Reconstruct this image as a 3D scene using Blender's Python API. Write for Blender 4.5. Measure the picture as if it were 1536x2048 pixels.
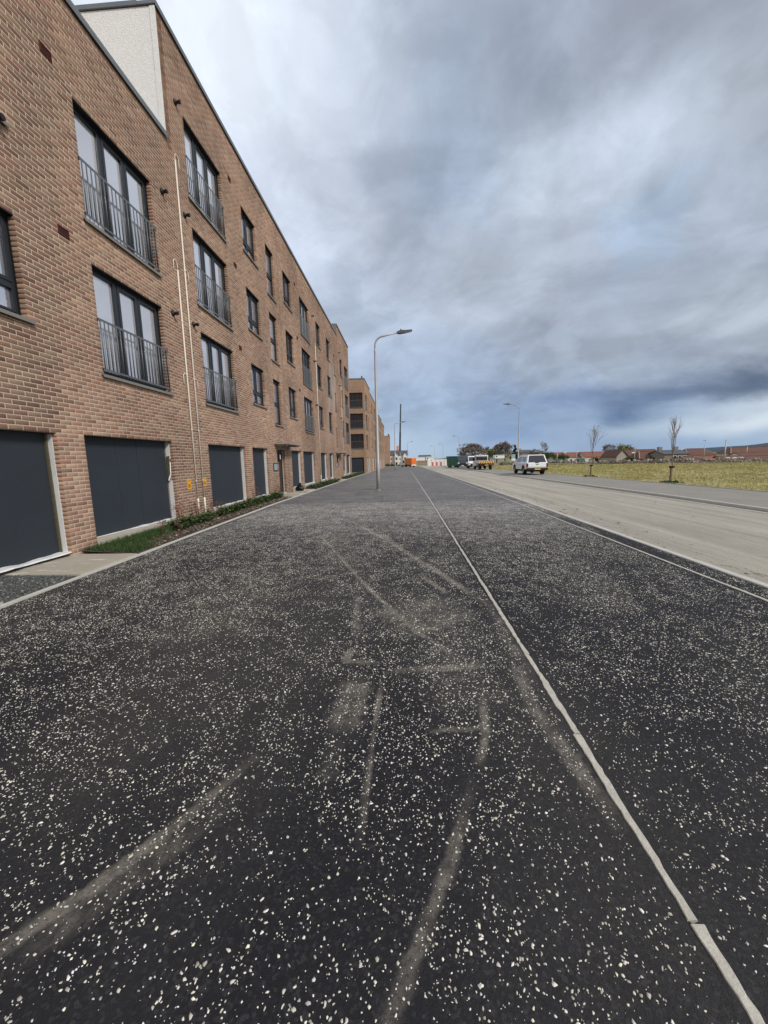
import bpy, bmesh, math, random
import numpy as np
from mathutils import Vector, Matrix

for o in list(bpy.data.objects):
    bpy.data.objects.remove(o)
SC = bpy.context.scene
COL = SC.collection
rng = np.random.default_rng(7)
random.seed(7)
R = math.radians

# ------------------------------------------------------------------ camera
CAMR = np.array([[0.9983366798692732, -0.01589573208879564, -0.05541840243960018],
                 [0.052743077299858575, -0.13636015106792707, 0.9892543035022255],
                 [-0.02328178310476656, -0.9905317939885087, -0.13529495065732963]])
H = 1.6
cam = bpy.data.cameras.new('camera')
camo = bpy.data.objects.new('camera', cam)
COL.objects.link(camo)
m3 = Matrix(((CAMR[0, 0], -CAMR[0, 1], -CAMR[0, 2]),
             (CAMR[1, 0], -CAMR[1, 1], -CAMR[1, 2]),
             (CAMR[2, 0], -CAMR[2, 1], -CAMR[2, 2])))
camo.matrix_world = Matrix.Translation((0, 0, H)) @ m3.to_4x4()
cam.sensor_fit = 'VERTICAL'
cam.sensor_height = 36
cam.lens = 769 / 2048 * 36
cam.clip_start = 0.05
cam.clip_end = 8000
SC.camera = camo

# ------------------------------------------------------------------ light
SUN_DIR = Vector((0.62, -0.50, 0.62)).normalized()      # towards the sun (behind the camera, to the right)
sun = bpy.data.lights.new('sun', 'SUN')
sun.energy = 2.1
sun.angle = R(12)
sun.color = (1.0, 0.95, 0.88)
suno = bpy.data.objects.new('sun', sun)
COL.objects.link(suno)
suno.rotation_euler = (-SUN_DIR).to_track_quat('-Z', 'Y').to_euler()
SC.view_settings.view_transform = 'Standard'
SC.view_settings.look = 'None'
SC.view_settings.exposure = 0.35
SC.view_settings.gamma = 1
SC.view_settings.use_curve_mapping = False
SC.cycles.use_denoising = True
SC.cycles.max_bounces = 6
SC.cycles.diffuse_bounces = 3
SC.cycles.caustics_reflective = False
SC.cycles.caustics_refractive = False


def lin(c):
    out = []
    for v in c[:3]:
        v = v / 255.0
        out.append(v / 12.92 if v <= 0.04045 else ((v + 0.055) / 1.055) ** 2.4)
    return tuple(out)


class NT:
    """small helper round a node tree"""
    def __init__(self, tree):
        self.t = tree
        tree.nodes.clear()

    def n(self, kind, **kw):
        nd = self.t.nodes.new(kind)
        for k, v in kw.items():
            if k.startswith('i_'):
                key = k[2:]
                nd.inputs[int(key) if key.isdigit() else key.replace('_', ' ')].default_value = v
            else:
                setattr(nd, k, v)
        return nd

    def l(self, a, b):
        self.t.links.new(a, b)

    def math(self, op, a, b=None, c=None, clamp=False):
        nd = self.t.nodes.new('ShaderNodeMath')
        nd.operation = op
        nd.use_clamp = clamp
        for i, v in enumerate((a, b, c)):
            if v is None:
                continue
            if isinstance(v, (int, float)):
                nd.inputs[i].default_value = v
            else:
                self.l(v, nd.inputs[i])
        return nd.outputs[0]

    def mix(self, f, a, b, blend='MIX'):
        nd = self.t.nodes.new('ShaderNodeMix')
        nd.data_type = 'RGBA'
        nd.blend_type = blend
        for s, v in ((nd.inputs[0], f), (nd.inputs[6], a), (nd.inputs[7], b)):
            if isinstance(v, (int, float)):
                s.default_value = v
            elif isinstance(v, tuple):
                s.default_value = (*v[:3], 1)
            else:
                self.l(v, s)
        return nd.outputs[2]

    def ramp(self, f, stops, interp='LINEAR'):
        nd = self.t.nodes.new('ShaderNodeValToRGB')
        cr = nd.color_ramp
        cr.interpolation = interp
        while len(cr.elements) < len(stops):
            cr.elements.new(0.5)
        for e, (p, c) in zip(cr.elements, stops):
            e.position = p
        for e, (p, c) in zip(cr.elements, stops):
            e.color = (*c[:3], 1) if isinstance(c, tuple) else (c, c, c, 1)
        self.l(f, nd.inputs[0])
        return nd.outputs[0]

    def noise(self, vec, scale, detail=4, rough=0.5, dist=0.0):
        nd = self.n('ShaderNodeTexNoise', i_Scale=scale, i_Detail=detail, i_Roughness=rough, i_Distortion=dist)
        if vec is not None:
            self.l(vec, nd.inputs['Vector'])
        return nd.outputs[0]


# ------------------------------------------------------------------ sky (world)
SKY = """350 20 240 245 253;560 150 222 229 241;600 60 228 235 246;750 60 202 210 225;900 60 180 188 204;1050 40 166 174 190
1250 30 160 165 178;1450 30 170 176 188;1536 5 173 178 190;480 100 238 243 251;450 10 240 245 254;520 330 214 221 236
620 240 226 230 242;760 200 193 201 216;900 200 172 183 201;1050 180 164 173 189;1200 180 178 185 198;1400 150 190 198 211;1500 200 178 183 194
700 400 205 212 227;850 330 162 174 194;930 330 172 184 203;1050 320 203 213 226;1250 290 205 214 228;1450 300 188 196 209
800 470 158 166 181;880 440 168 178 193;1000 450 197 205 218;1150 450 178 184 197;1300 400 172 188 209;1480 450 168 174 187
620 500 206 214 229;720 560 200 207 222;950 550 176 182 194;1100 560 158 163 176;1250 520 163 174 191;1400 560 164 171 184
750 650 186 197 216;950 640 192 201 216;1150 640 163 170 184;1300 650 176 184 197;1480 610 193 200 212
720 750 176 189 211;900 720 170 182 203;1050 730 172 182 199;1200 720 172 182 198;1400 690 172 180 194;1510 680 182 189 202
850 820 165 182 208;1000 800 148 166 196;1150 790 130 147 178;1300 790 100 116 146;1450 775 98 113 140;1530 745 100 113 136;1260 822 98 117 150
850 890 175 194 216;1000 870 138 160 197;1150 850 150 170 198;1300 850 176 193 212;1480 835 212 221 231;1400 840 196 208 222;1536 850 214 222 232;1400 885 156 177 205;1510 880 160 181 206;1050 900 160 180 206;1250 895 146 166 196;780 900 180 198 220
520 220 230 236 247;640 60 228 234 246;560 430 217 223 236;700 130 214 221 235;1340 830 150 168 192;1420 815 172 186 205;1536 822 206 216 228;1400 745 138 150 172"""


def build_sky():
    w = bpy.data.worlds.new("World")
    SC.world = w
    w.use_nodes = True
    T = NT(w.node_tree)
    pts = []
    for tok in SKY.replace('\n', ';').split(';'):
        v = [float(x) for x in tok.split()]
        d = CAMR @ np.array([v[0] - 768, v[1] - 1024, 769.0])
        d /= np.linalg.norm(d)
        pts.append((math.degrees(math.atan2(d[0], d[1])), math.degrees(math.asin(d[2])), *lin((max(0, v[2] - 3), v[3], min(255, v[4] + 2)))))
    P = np.array(pts)

    def colour(az, el):
        # sample the visible sky; away from it settle to the mean
        s = 1 + 1.2 * math.exp(-max(el, 0) / 9.0)
        d2 = (P[:, 0] - az) ** 2 + (s * 1.6 * (P[:, 1] - el)) ** 2 + 2.0
        wt = d2 ** -2.0
        c = (wt[:, None] * P[:, 2:]).sum(0) / wt.sum()
        return c
    mean = np.array(lin((206, 213, 226)))
    els = [-2, 1.0, 3.0, 5.0, 7.5, 10.5, 14, 19, 25, 32, 40, 50]
    azs = [-62, -54, -47, -41, -36, -31, -26, -21, -16, -11, -6, -1, 4, 8, 12, 16, 20, 24, 28, 32, 36, 40, 44, 48, 54, 62]
    tc = T.n('ShaderNodeTexCoord')
    gen = tc.outputs['Generated']
    xyz = T.n('ShaderNodeSeparateXYZ')
    T.l(gen, xyz.inputs[0])
    # cloud-deck coordinates: the view ray met with a flat layer overhead
    zz = T.math('ADD', T.math('MAXIMUM', xyz.outputs[2], 0.0), 0.42)
    dk = T.n('ShaderNodeCombineXYZ')
    T.l(T.math('DIVIDE', xyz.outputs[0], zz), dk.inputs[0])
    T.l(T.math('DIVIDE', xyz.outputs[1], zz), dk.inputs[1])
    deck = dk.outputs[0]
    rot = T.n('ShaderNodeMapping')
    rot.inputs['Rotation'].default_value = (0, 0, R(44))
    rot.inputs['Scale'].default_value = (1.0, 1.0, 1.0)
    T.l(deck, rot.inputs[0])
    st_ = T.n('ShaderNodeMapping')
    st_.inputs['Scale'].default_value = (0.75, 1.2, 1.0)
    T.l(rot.outputs[0], st_.inputs[0])
    nz = T.n('ShaderNodeTexNoise', i_Scale=2.4, i_Detail=7, i_Roughness=0.56, i_Distortion=0.4)
    T.l(deck, nz.inputs['Vector'])
    sep = T.n('ShaderNodeSeparateColor')
    T.l(nz.outputs['Color'], sep.inputs[0])
    nz2 = T.n('ShaderNodeTexNoise', i_Scale=8.0, i_Detail=6, i_Roughness=0.6)
    T.l(deck, nz2.inputs['Vector'])
    sep2 = T.n('ShaderNodeSeparateColor')
    T.l(nz2.outputs['Color'], sep2.inputs[0])
    az0 = T.math('ARCTAN2', xyz.outputs[0], xyz.outputs[1])
    el0 = T.math('ARCSINE', xyz.outputs[2])
    azd = T.math('MULTIPLY', az0, 180 / math.pi)
    eld = T.math('MULTIPLY', el0, 180 / math.pi)
    # the warp fades towards the horizon, where cloud bands are thin
    damp = T.math('MULTIPLY', T.math('ADD', T.math('ABSOLUTE', eld), 2.0), 1 / 26.0, clamp=True)
    wa = T.math('ADD', T.math('MULTIPLY', T.math('SUBTRACT', sep.outputs[0], 0.5), 15),
                T.math('MULTIPLY', T.math('SUBTRACT', sep2.outputs[0], 0.5), 7))
    we = T.math('ADD', T.math('MULTIPLY', T.math('SUBTRACT', sep.outputs[1], 0.5), 14),
                T.math('MULTIPLY', T.math('SUBTRACT', sep2.outputs[1], 0.5), 6))
    az = T.math('ADD', azd, T.math('MULTIPLY', wa, damp))
    el = T.math('ADD', eld, T.math('MULTIPLY', we, damp))
    f = T.math('ADD', T.math('MULTIPLY', az, 1 / 360.0), 0.5)
    rows = []
    for e in els:
        st = [(0.0, tuple(mean)), (0.22, tuple(mean))]
        for a in azs:
            c = colour(a, e)
            k = min(1.0, max(0.0, (abs(a) - 46) / 16.0))
            c = c * (1 - k) + mean * k
            st.append((a / 360.0 + 0.5, tuple(c)))
        st += [(0.78, tuple(mean)), (1.0, tuple(mean))]
        rows.append(T.ramp(f, st, 'EASE'))
    cur = rows[0]
    for i in range(1, len(els)):
        mr = T.n('ShaderNodeMapRange', interpolation_type='SMOOTHSTEP')
        T.l(el, mr.inputs[0])
        mr.inputs[1].default_value = els[i - 1]
        mr.inputs[2].default_value = els[i]
        cur = T.mix(mr.outputs[0], cur, rows[i])
    mr = T.n('ShaderNodeMapRange', interpolation_type='SMOOTHSTEP')
    T.l(el, mr.inputs[0])
    mr.inputs[1].default_value = 48
    mr.inputs[2].default_value = 75
    cur = T.mix(mr.outputs[0], cur, tuple(mean))
    # soft fibres drawn out along the drift of the cloud
    fib = T.noise(st_.outputs[0], 2.6, 9, 0.58, 0.7)
    puff = T.noise(deck, 6.0, 9, 0.62, 0.6)
    fine = T.noise(deck, 16.0, 6, 0.62, 0.3)

    def edge(v, a, b_):
        m_ = T.n('ShaderNodeMapRange', interpolation_type='SMOOTHSTEP')
        T.l(v, m_.inputs[0])
        m_.inputs[1].default_value = a
        m_.inputs[2].default_value = b_
        m_.inputs[3].default_value = -1.0
        m_.inputs[4].default_value = 1.0
        return m_.outputs[0]
    k = T.math('ADD', T.math('MULTIPLY', edge(fib, 0.40, 0.62), 0.080), T.math('MULTIPLY', edge(puff, 0.42, 0.62), 0.050))
    big = T.noise(deck, 2.9, 6, 0.52, 0.9)
    k = T.math('ADD', k, T.math('MULTIPLY', T.math('SUBTRACT', fine, 0.5), 0.10))
    k = T.math('ADD', k, T.math('MULTIPLY', edge(big, 0.42, 0.60), 0.065))
    k = T.math('ADD', k, 0.025)
    d2_ = T.math('MULTIPLY', T.math('SUBTRACT', eld, 0.5), 1 / 7.0, clamp=True)
    k = T.math('ADD', T.math('MULTIPLY', k, d2_), 1.0)
    sc = T.n('ShaderNodeVectorMath', operation='SCALE')
    T.l(cur, sc.inputs[0])
    T.l(k, sc.inputs['Scale'])
    bgc = T.n('ShaderNodeBackground')
    T.l(sc.outputs[0], bgc.inputs[0])
    bgc.inputs[1].default_value = 0.80
    sky = T.n('ShaderNodeTexSky', sky_type='NISHITA', sun_disc=False)
    sky.sun_elevation = math.asin(SUN_DIR.z)
    sky.sun_rotation = math.atan2(SUN_DIR.x, SUN_DIR.y)
    bgs = T.n('ShaderNodeBackground')
    T.l(sky.outputs[0], bgs.inputs[0])
    bgs.inputs[1].default_value = 0.1
    mx = T.n('ShaderNodeMixShader')
    mx.inputs[0].default_value = 0.96              # cloud cover
    T.l(bgs.outputs[0], mx.inputs[1])
    T.l(bgc.outputs[0], mx.inputs[2])
    out = T.n('ShaderNodeOutputWorld')
    T.l(mx.outputs[0], out.inputs[0])
    w.cycles.sampling_method = 'MANUAL'
    w.cycles.sample_map_resolution = 512


build_sky()


# ------------------------------------------------------------------ materials
def mat(name, col, rough=0.8, metal=0.0, var=0.12, vscale=3.0, bump=0.0, bscale=40.0, spec=0.3, attr=None, coat=0.0):
    m = bpy.data.materials.new(name)
    m.use_nodes = True
    T = NT(m.node_tree)
    b = T.n('ShaderNodeBsdfPrincipled')
    o = T.n('ShaderNodeOutputMaterial')
    T.l(b.outputs[0], o.inputs[0])
    b.inputs['Roughness'].default_value = rough
    b.inputs['Metallic'].default_value = metal
    b.inputs['Specular IOR Level'].default_value = spec
    b.inputs['Coat Weight'].default_value = coat
    tc = T.n('ShaderNodeTexCoord')
    vec = tc.outputs['Object']
    if attr:
        a = T.n('ShaderNodeAttribute', attribute_name=attr)
        base = a.outputs['Color']
    else:
        base = tuple(col)
    nz = T.noise(vec, vscale, 6, 0.6)
    nz2 = T.noise(vec, vscale * 9, 3, 0.6)
    k = T.math('ADD', T.math('MULTIPLY', T.math('SUBTRACT', nz, 0.5), 2 * var),
               T.math('MULTIPLY', T.math('SUBTRACT', nz2, 0.5), var))
    k = T.math('ADD', k, 1.0)
    sc = T.n('ShaderNodeVectorMath', operation='SCALE')
    if isinstance(base, tuple):
        sc.inputs[0].default_value = base
    else:
        T.l(base, sc.inputs[0])
    T.l(k, sc.inputs['Scale'])
    T.l(sc.outputs[0], b.inputs['Base Color'])
    if bump:
        bp = T.n('ShaderNodeBump', i_Strength=1.0, i_Distance=bump)
        T.l(T.noise(vec, bscale, 4, 0.65), bp.inputs['Height'])
        T.l(bp.outputs[0], b.inputs['Normal'])
    return m


M = {}
M['brick'] = mat('brick', (0.3, 0.2, 0.13), 0.9, var=0.22, vscale=14, bump=0.002, bscale=90, attr='tone', spec=0.15)
M['mortar'] = mat('mortar', (0.56, 0.45, 0.355), 0.95, var=0.15, vscale=2, spec=0.1)
M['frame'] = mat('window_frame', (0.022, 0.026, 0.032), 0.4, var=0.1, spec=0.4)
M['panel'] = mat('board', (0.030, 0.037, 0.046), 0.62, var=0.18, vscale=0.9, spec=0.25)
M['sill'] = mat('sill', (0.20, 0.19, 0.17), 0.7, var=0.12)
M['rail'] = mat('railing', (0.14, 0.145, 0.15), 0.45, metal=0.3, var=0.1)
M['coping'] = mat('coping', (0.17, 0.19, 0.20), 0.5, metal=0.3, var=0.12)
M['concrete'] = mat('concrete', (0.42, 0.38, 0.31), 0.9, var=0.22, vscale=2.5, bump=0.003, bscale=60)
M['kerb'] = mat('kerb_concrete', (0.50, 0.48, 0.43), 0.9, var=0.22, vscale=5, bump=0.003, bscale=70)
M['edge'] = mat('edging_concrete', (0.47, 0.44, 0.375), 0.9, var=0.42, vscale=11, bump=0.004, bscale=60)
M['white'] = mat('white_batten', (0.66, 0.66, 0.64), 0.6, var=0.12, vscale=6)
M['pipe'] = mat('pipe', (0.74, 0.67, 0.57), 0.5, var=0.08)
M['pipe_white'] = mat('pipe_sleeve', (0.78, 0.76, 0.64), 0.5, var=0.06)
M['black'] = mat('black_plastic', (0.012, 0.012, 0.013), 0.5, var=0.1)
M['terracotta'] = mat('terracotta', (0.10, 0.022, 0.012), 0.9, var=0.2, vscale=20)
M['yellow'] = mat('yellow_sign', (0.75, 0.38, 0.03), 0.5, var=0.1)
M['insul'] = mat('insulation', (0.10, 0.085, 0.05), 0.95, var=0.4, vscale=12)
M['galv'] = mat('galvanised_steel', (0.40, 0.39, 0.375), 0.5, metal=0.35, var=0.12, vscale=2)
M['lampgrey'] = mat('lantern_grey', (0.10, 0.11, 0.115), 0.45, var=0.1)
M['glasslens'] = mat('lamp_lens', (0.55, 0.57, 0.58), 0.2, var=0.05)
M['tyre'] = mat('tyre', (0.014, 0.014, 0.015), 0.85, var=0.2, vscale=8)
M['rim'] = mat('rim', (0.16, 0.16, 0.17), 0.4, metal=0.7, var=0.1)
M['carwhite'] = mat('white_paint', (0.78, 0.79, 0.80), 0.3, var=0.03, coat=0.5)
M['carblack'] = mat('dark_paint', (0.03, 0.034, 0.04), 0.3, var=0.05, coat=0.5)
M['cargreen'] = mat('green_paint', (0.014, 0.07, 0.045), 0.5, var=0.15)
M['orange'] = mat('orange_paint', (0.74, 0.27, 0.075), 0.4, var=0.06)
M['trim'] = mat('black_trim', (0.02, 0.02, 0.021), 0.6, var=0.1)
M['redlight'] = mat('red_lens', (0.22, 0.012, 0.012), 0.25, var=0.05)
M['plate'] = mat('number_plate', (0.72, 0.45, 0.05), 0.4, var=0.05)
M['chevY'] = mat('chevron_yellow', (0.70, 0.55, 0.16), 0.4, var=0.05)
M['chevR'] = mat('chevron_red', (0.42, 0.09, 0.04), 0.4, var=0.05)
M['bark'] = mat('bark', (0.13, 0.105, 0.085), 0.95, var=0.3, vscale=8, bump=0.01, bscale=20)
M['barkpale'] = mat('pale_bark', (0.22, 0.18, 0.13), 0.95, var=0.3, vscale=8)
M['stake'] = mat('timber_stake', (0.20, 0.15, 0.10), 0.9, var=0.25, vscale=6)
M['leaf'] = mat('leaf', (0.06, 0.1, 0.03), 0.6, attr='tone', var=0.2, vscale=6, spec=0.3)
M['slate'] = mat('slate_roof', (0.085, 0.09, 0.10), 0.7, var=0.2, vscale=1.5)
M['roofred'] = mat('red_tile_roof', (0.21, 0.085, 0.058), 0.85, var=0.3, vscale=0.8)
M['roofbrown'] = mat('brown_tile_roof', (0.125, 0.062, 0.045), 0.85, var=0.3, vscale=0.8)
M['harl_wall'] = mat('roughcast', (0.82, 0.81, 0.775), 0.95, var=0.16, vscale=14, bump=0.02, bscale=34)
M['harl'] = mat('harling', (0.60, 0.57, 0.50), 0.95, var=0.1, vscale=1.5, bump=0.006, bscale=60)
M['harlwhite'] = mat('white_harling', (0.75, 0.74, 0.71), 0.95, var=0.08)
M['stone'] = mat('rubble_stone', (0.26, 0.22, 0.17), 0.95, attr='tone', var=0.3, vscale=3, bump=0.02, bscale=10)
M['stonehouse'] = mat('stone_masonry', (0.24, 0.20, 0.155), 0.95, var=0.35, vscale=1.6)
M['bricksimple'] = mat('brick_block', (0.33, 0.19, 0.12), 0.9, var=0.2, vscale=2.0)
M['sealant'] = mat('joint_sealant', (0.16, 0.125, 0.10), 0.8, var=0.1)
M['sticker'] = mat('paper_notice', (0.80, 0.80, 0.78), 0.5, var=0.05)
M['red'] = mat('barrier_red', (0.62, 0.10, 0.09), 0.5, var=0.15)
M['bagblack'] = mat('black_bag', (0.006, 0.006, 0.007), 0.4, var=0.2)


def glass_mat(name, dark, refl):
    m = bpy.data.materials.new(name)
    m.use_nodes = True
    T = NT(m.node_tree)
    d = T.n('ShaderNodeBsdfDiffuse')
    d.inputs[0].default_value = (*dark, 1)
    g = T.n('ShaderNodeBsdfGlossy')
    g.inputs[0].default_value = (0.92, 0.93, 0.97, 1)
    g.inputs['Roughness'].default_value = 0.02
    tc = T.n('ShaderNodeTexCoord')
    bp = T.n('ShaderNodeBump', i_Strength=0.12, i_Distance=0.01)
    T.l(T.noise(tc.outputs['Object'], 0.9, 1, 0.5), bp.inputs['Height'])
    T.l(bp.outputs[0], g.inputs['Normal'])
    fr = T.n('ShaderNodeFresnel')
    fr.inputs[0].default_value = 1.6
    f = T.math('ADD', T.math('MULTIPLY', fr.outputs[0], 1.0), refl, clamp=True)
    mx = T.n('ShaderNodeMixShader')
    T.l(f, mx.inputs[0])
    T.l(d.outputs[0], mx.inputs[1])
    T.l(g.outputs[0], mx.inputs[2])
    o = T.n('ShaderNodeOutputMaterial')
    T.l(mx.outputs[0], o.inputs[0])
    return m


M['glass'] = glass_mat('window_glass', (0.30, 0.30, 0.335), 0.52)
M['glasspale'] = glass_mat('curtained_glass', (0.52, 0.52, 0.55), 0.42)
M['glassdark'] = glass_mat('dark_window_glass', (0.02, 0.022, 0.026), 0.10)
M['carglass'] = glass_mat('vehicle_glass', (0.012, 0.013, 0.015), 0.06)


# ------------------------------------------------------------------ mesh helpers
class MB:
    def __init__(self):
        self.v = []
        self.f = []
        self.mi = []
        self.cur = 0
        self.rmin = 0.0

    def poly(self, pts):
        i = len(self.v)
        self.v += [tuple(p) for p in pts]
        self.f.append(tuple(range(i, i + len(pts))))
        self.mi.append(self.cur)

    def box(self, a, b):
        x0, x1 = sorted((a[0], b[0])); y0, y1 = sorted((a[1], b[1])); z0, z1 = sorted((a[2], b[2]))
        i = len(self.v)
        self.v += [(x0, y0, z0), (x1, y0, z0), (x1, y1, z0), (x0, y1, z0), (x0, y0, z1), (x1, y0, z1), (x1, y1, z1), (x0, y1, z1)]
        for q in ((0, 3, 2, 1), (4, 5, 6, 7), (0, 1, 5, 4), (1, 2, 6, 5), (2, 3, 7, 6), (3, 0, 4, 7)):
            self.f.append(tuple(i + k for k in q))
            self.mi.append(self.cur)
        return self

    def tube(self, pts, r, n=8, caps=True):
        pts = [Vector(p) for p in pts]
        r = [max(q_, self.rmin) for q_ in r] if self.rmin and hasattr(r, '__len__') else r
        rr = r if hasattr(r, '__len__') else [r] * len(pts)
        rings = []
        for k, p in enumerate(pts):
            d = (pts[min(k + 1, len(pts) - 1)] - pts[max(k - 1, 0)])
            if d.length < 1e-9:
                d = Vector((0, 0, 1))
            d.normalize()
            ref = Vector((1, 0, 0)) if abs(d.x) < 0.8 else Vector((0, 1, 0))
            u = d.cross(ref).normalized()
            w = d.cross(u)
            ring = []
            for j in range(n):
                a = 2 * math.pi * j / n
                ring.append(len(self.v))
                self.v.append(tuple(p + (u * math.cos(a) + w * math.sin(a)) * rr[k]))
            rings.append(ring)
        for k in range(len(rings) - 1):
            for j in range(n):
                self.f.append((rings[k][j], rings[k][(j + 1) % n], rings[k + 1][(j + 1) % n], rings[k + 1][j]))
                self.mi.append(self.cur)
        if caps:
            self.f.append(tuple(reversed(rings[0]))); self.mi.append(self.cur)
            self.f.append(tuple(rings[-1])); self.mi.append(self.cur)
        return self

    def prism(self, prof, axis, a, b):
        """prof: 2D outline; axis 'x': (y,z), 'y': (x,z), 'z': (x,y) extruded a..b"""
        def p3(p, t):
            return {'x': (t, p[0], p[1]), 'y': (p[0], t, p[1]), 'z': (p[0], p[1], t)}[axis]
        n = len(prof)
        i = len(self.v)
        self.v += [p3(p, a) for p in prof] + [p3(p, b) for p in prof]
        self.f.append(tuple(i + k for k in range(n))); self.mi.append(self.cur)
        self.f.append(tuple(i + n + k for k in reversed(range(n)))); self.mi.append(self.cur)
        for k in range(n):
            k2 = (k + 1) % n
            self.f.append((i + k2, i + k, i + n + k, i + n + k2)); self.mi.append(self.cur)
        return self

    def mesh(self, name, mats, smooth=False, fix=True):
        me = bpy.data.meshes.new(name)
        me.from_pydata(self.v, [], self.f)
        for m in (mats if isinstance(mats, (list, tuple)) else [mats]):
            me.materials.append(m)
        me.polygons.foreach_set('material_index', self.mi)
        if fix:
            bm = bmesh.new()
            bm.from_mesh(me)
            bmesh.ops.recalc_face_normals(bm, faces=bm.faces)
            bm.to_mesh(me)
            bm.free()
        if smooth:
            me.polygons.foreach_set('use_smooth', [True] * len(me.polygons))
        me.update()
        return me

    def build(self, name, mats, parent=None, smooth=False, bevel=0.0, fix=True):
        o = obj(name, self.mesh(name, mats, smooth, fix), parent)
        if bevel:
            bv = o.modifiers.new('bevel', 'BEVEL')
            bv.width = bevel
            bv.segments = 2
            bv.limit_method = 'ANGLE'
        return o


def obj(name, me, parent=None):
    o = bpy.data.objects.new(name, me)
    COL.objects.link(o)
    if parent is not None:
        o.parent = parent
    return o


def thing(name, label, cat, loc=(0, 0, 0), rz=0.0, group=None):
    o = bpy.data.objects.new(name, None)
    o.empty_display_size = 0.3
    COL.objects.link(o)
    o.location = loc
    o.rotation_euler = (0, 0, rz)
    tag(o, label, cat, group)
    return o


def tag(o, label, cat, group=None):
    o['label'] = label
    o['category'] = cat
    if group:
        o['group'] = group
    return o


def kind(o, k):
    o['kind'] = k
    return o


def fastmesh(name, verts, quads, mats, tone=None, tris=None, smooth=False):
    """verts (N,3); quads (M,4) or tris (M,3); tone (N,3) point colours"""
    me = bpy.data.meshes.new(name)
    V = np.asarray(verts, dtype=np.float32)
    F = np.asarray(quads if tris is None else tris, dtype=np.int32)
    k = F.shape[1]
    me.vertices.add(len(V))
    me.vertices.foreach_set('co', V.ravel())
    me.loops.add(F.size)
    me.loops.foreach_set('vertex_index', F.ravel())
    me.polygons.add(len(F))
    me.polygons.foreach_set('loop_start', np.arange(0, F.size, k, dtype=np.int32))
    me.polygons.foreach_set('loop_total', np.full(len(F), k, dtype=np.int32))
    if smooth:
        me.polygons.foreach_set('use_smooth', np.ones(len(F), dtype=bool))
    for m in (mats if isinstance(mats, (list, tuple)) else [mats]):
        me.materials.append(m)
    if tone is not None:
        a = me.attributes.new('tone', 'FLOAT_COLOR', 'POINT')
        c = np.ones((len(V), 4), dtype=np.float32)
        c[:, :3] = tone
        a.data.foreach_set('color', c.ravel())
    me.update(calc_edges=True)
    me.validate()
    return me


def copy_tree(o, parent=None):
    c = o.copy()
    COL.objects.link(c)
    if parent is not None:
        c.parent = parent
    for ch in list(o.children):
        copy_tree(ch, c)
    return c


def sm(x, a, b):
    t = np.clip((x - a) / (b - a), 0, 1)
    return t * t * (3 - 2 * t)


def vnoise(x, y, seed=0):
    """value noise for python-side patterns"""
    def h(i, j):
        n = (i * 374761393 + j * 668265263 + seed * 974711) & 0xffffffff
        n = ((n ^ (n >> 13)) * 1274126177) & 0xffffffff
        return ((n ^ (n >> 16)) & 0xffff) / 65535.0
    x = np.asarray(x, dtype=np.float64); y = np.asarray(y, dtype=np.float64)
    i = np.floor(x).astype(np.int64); j = np.floor(y).astype(np.int64)
    u = x - i; v = y - j
    u = u * u * (3 - 2 * u); v = v * v * (3 - 2 * v)
    return (h(i, j) * (1 - u) + h(i + 1, j) * u) * (1 - v) + (h(i, j + 1) * (1 - u) + h(i + 1, j + 1) * u) * v


def fbm(x, y, seed=0, oc=4):
    s = 0; a = 0.5; t = 0
    for k in range(oc):
        s = s + a * vnoise(np.asarray(x) * 2 ** k, np.asarray(y) * 2 ** k, seed + k)
        t += a; a *= 0.5
    return s / t


def gz(y):
    """the street falls away gently"""
    return -0.006 * np.maximum(0, np.asarray(y, dtype=float) - 15)


def gzf(y):
    return float(gz(y))


def xkerb(y):
    return np.interp(y, [-20, 4.4, 6.7, 14.1, 34.2, 58.5, 110], [-4.45, -4.68, -4.74, -4.97, -5.20, -5.30, -5.30])


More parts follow.
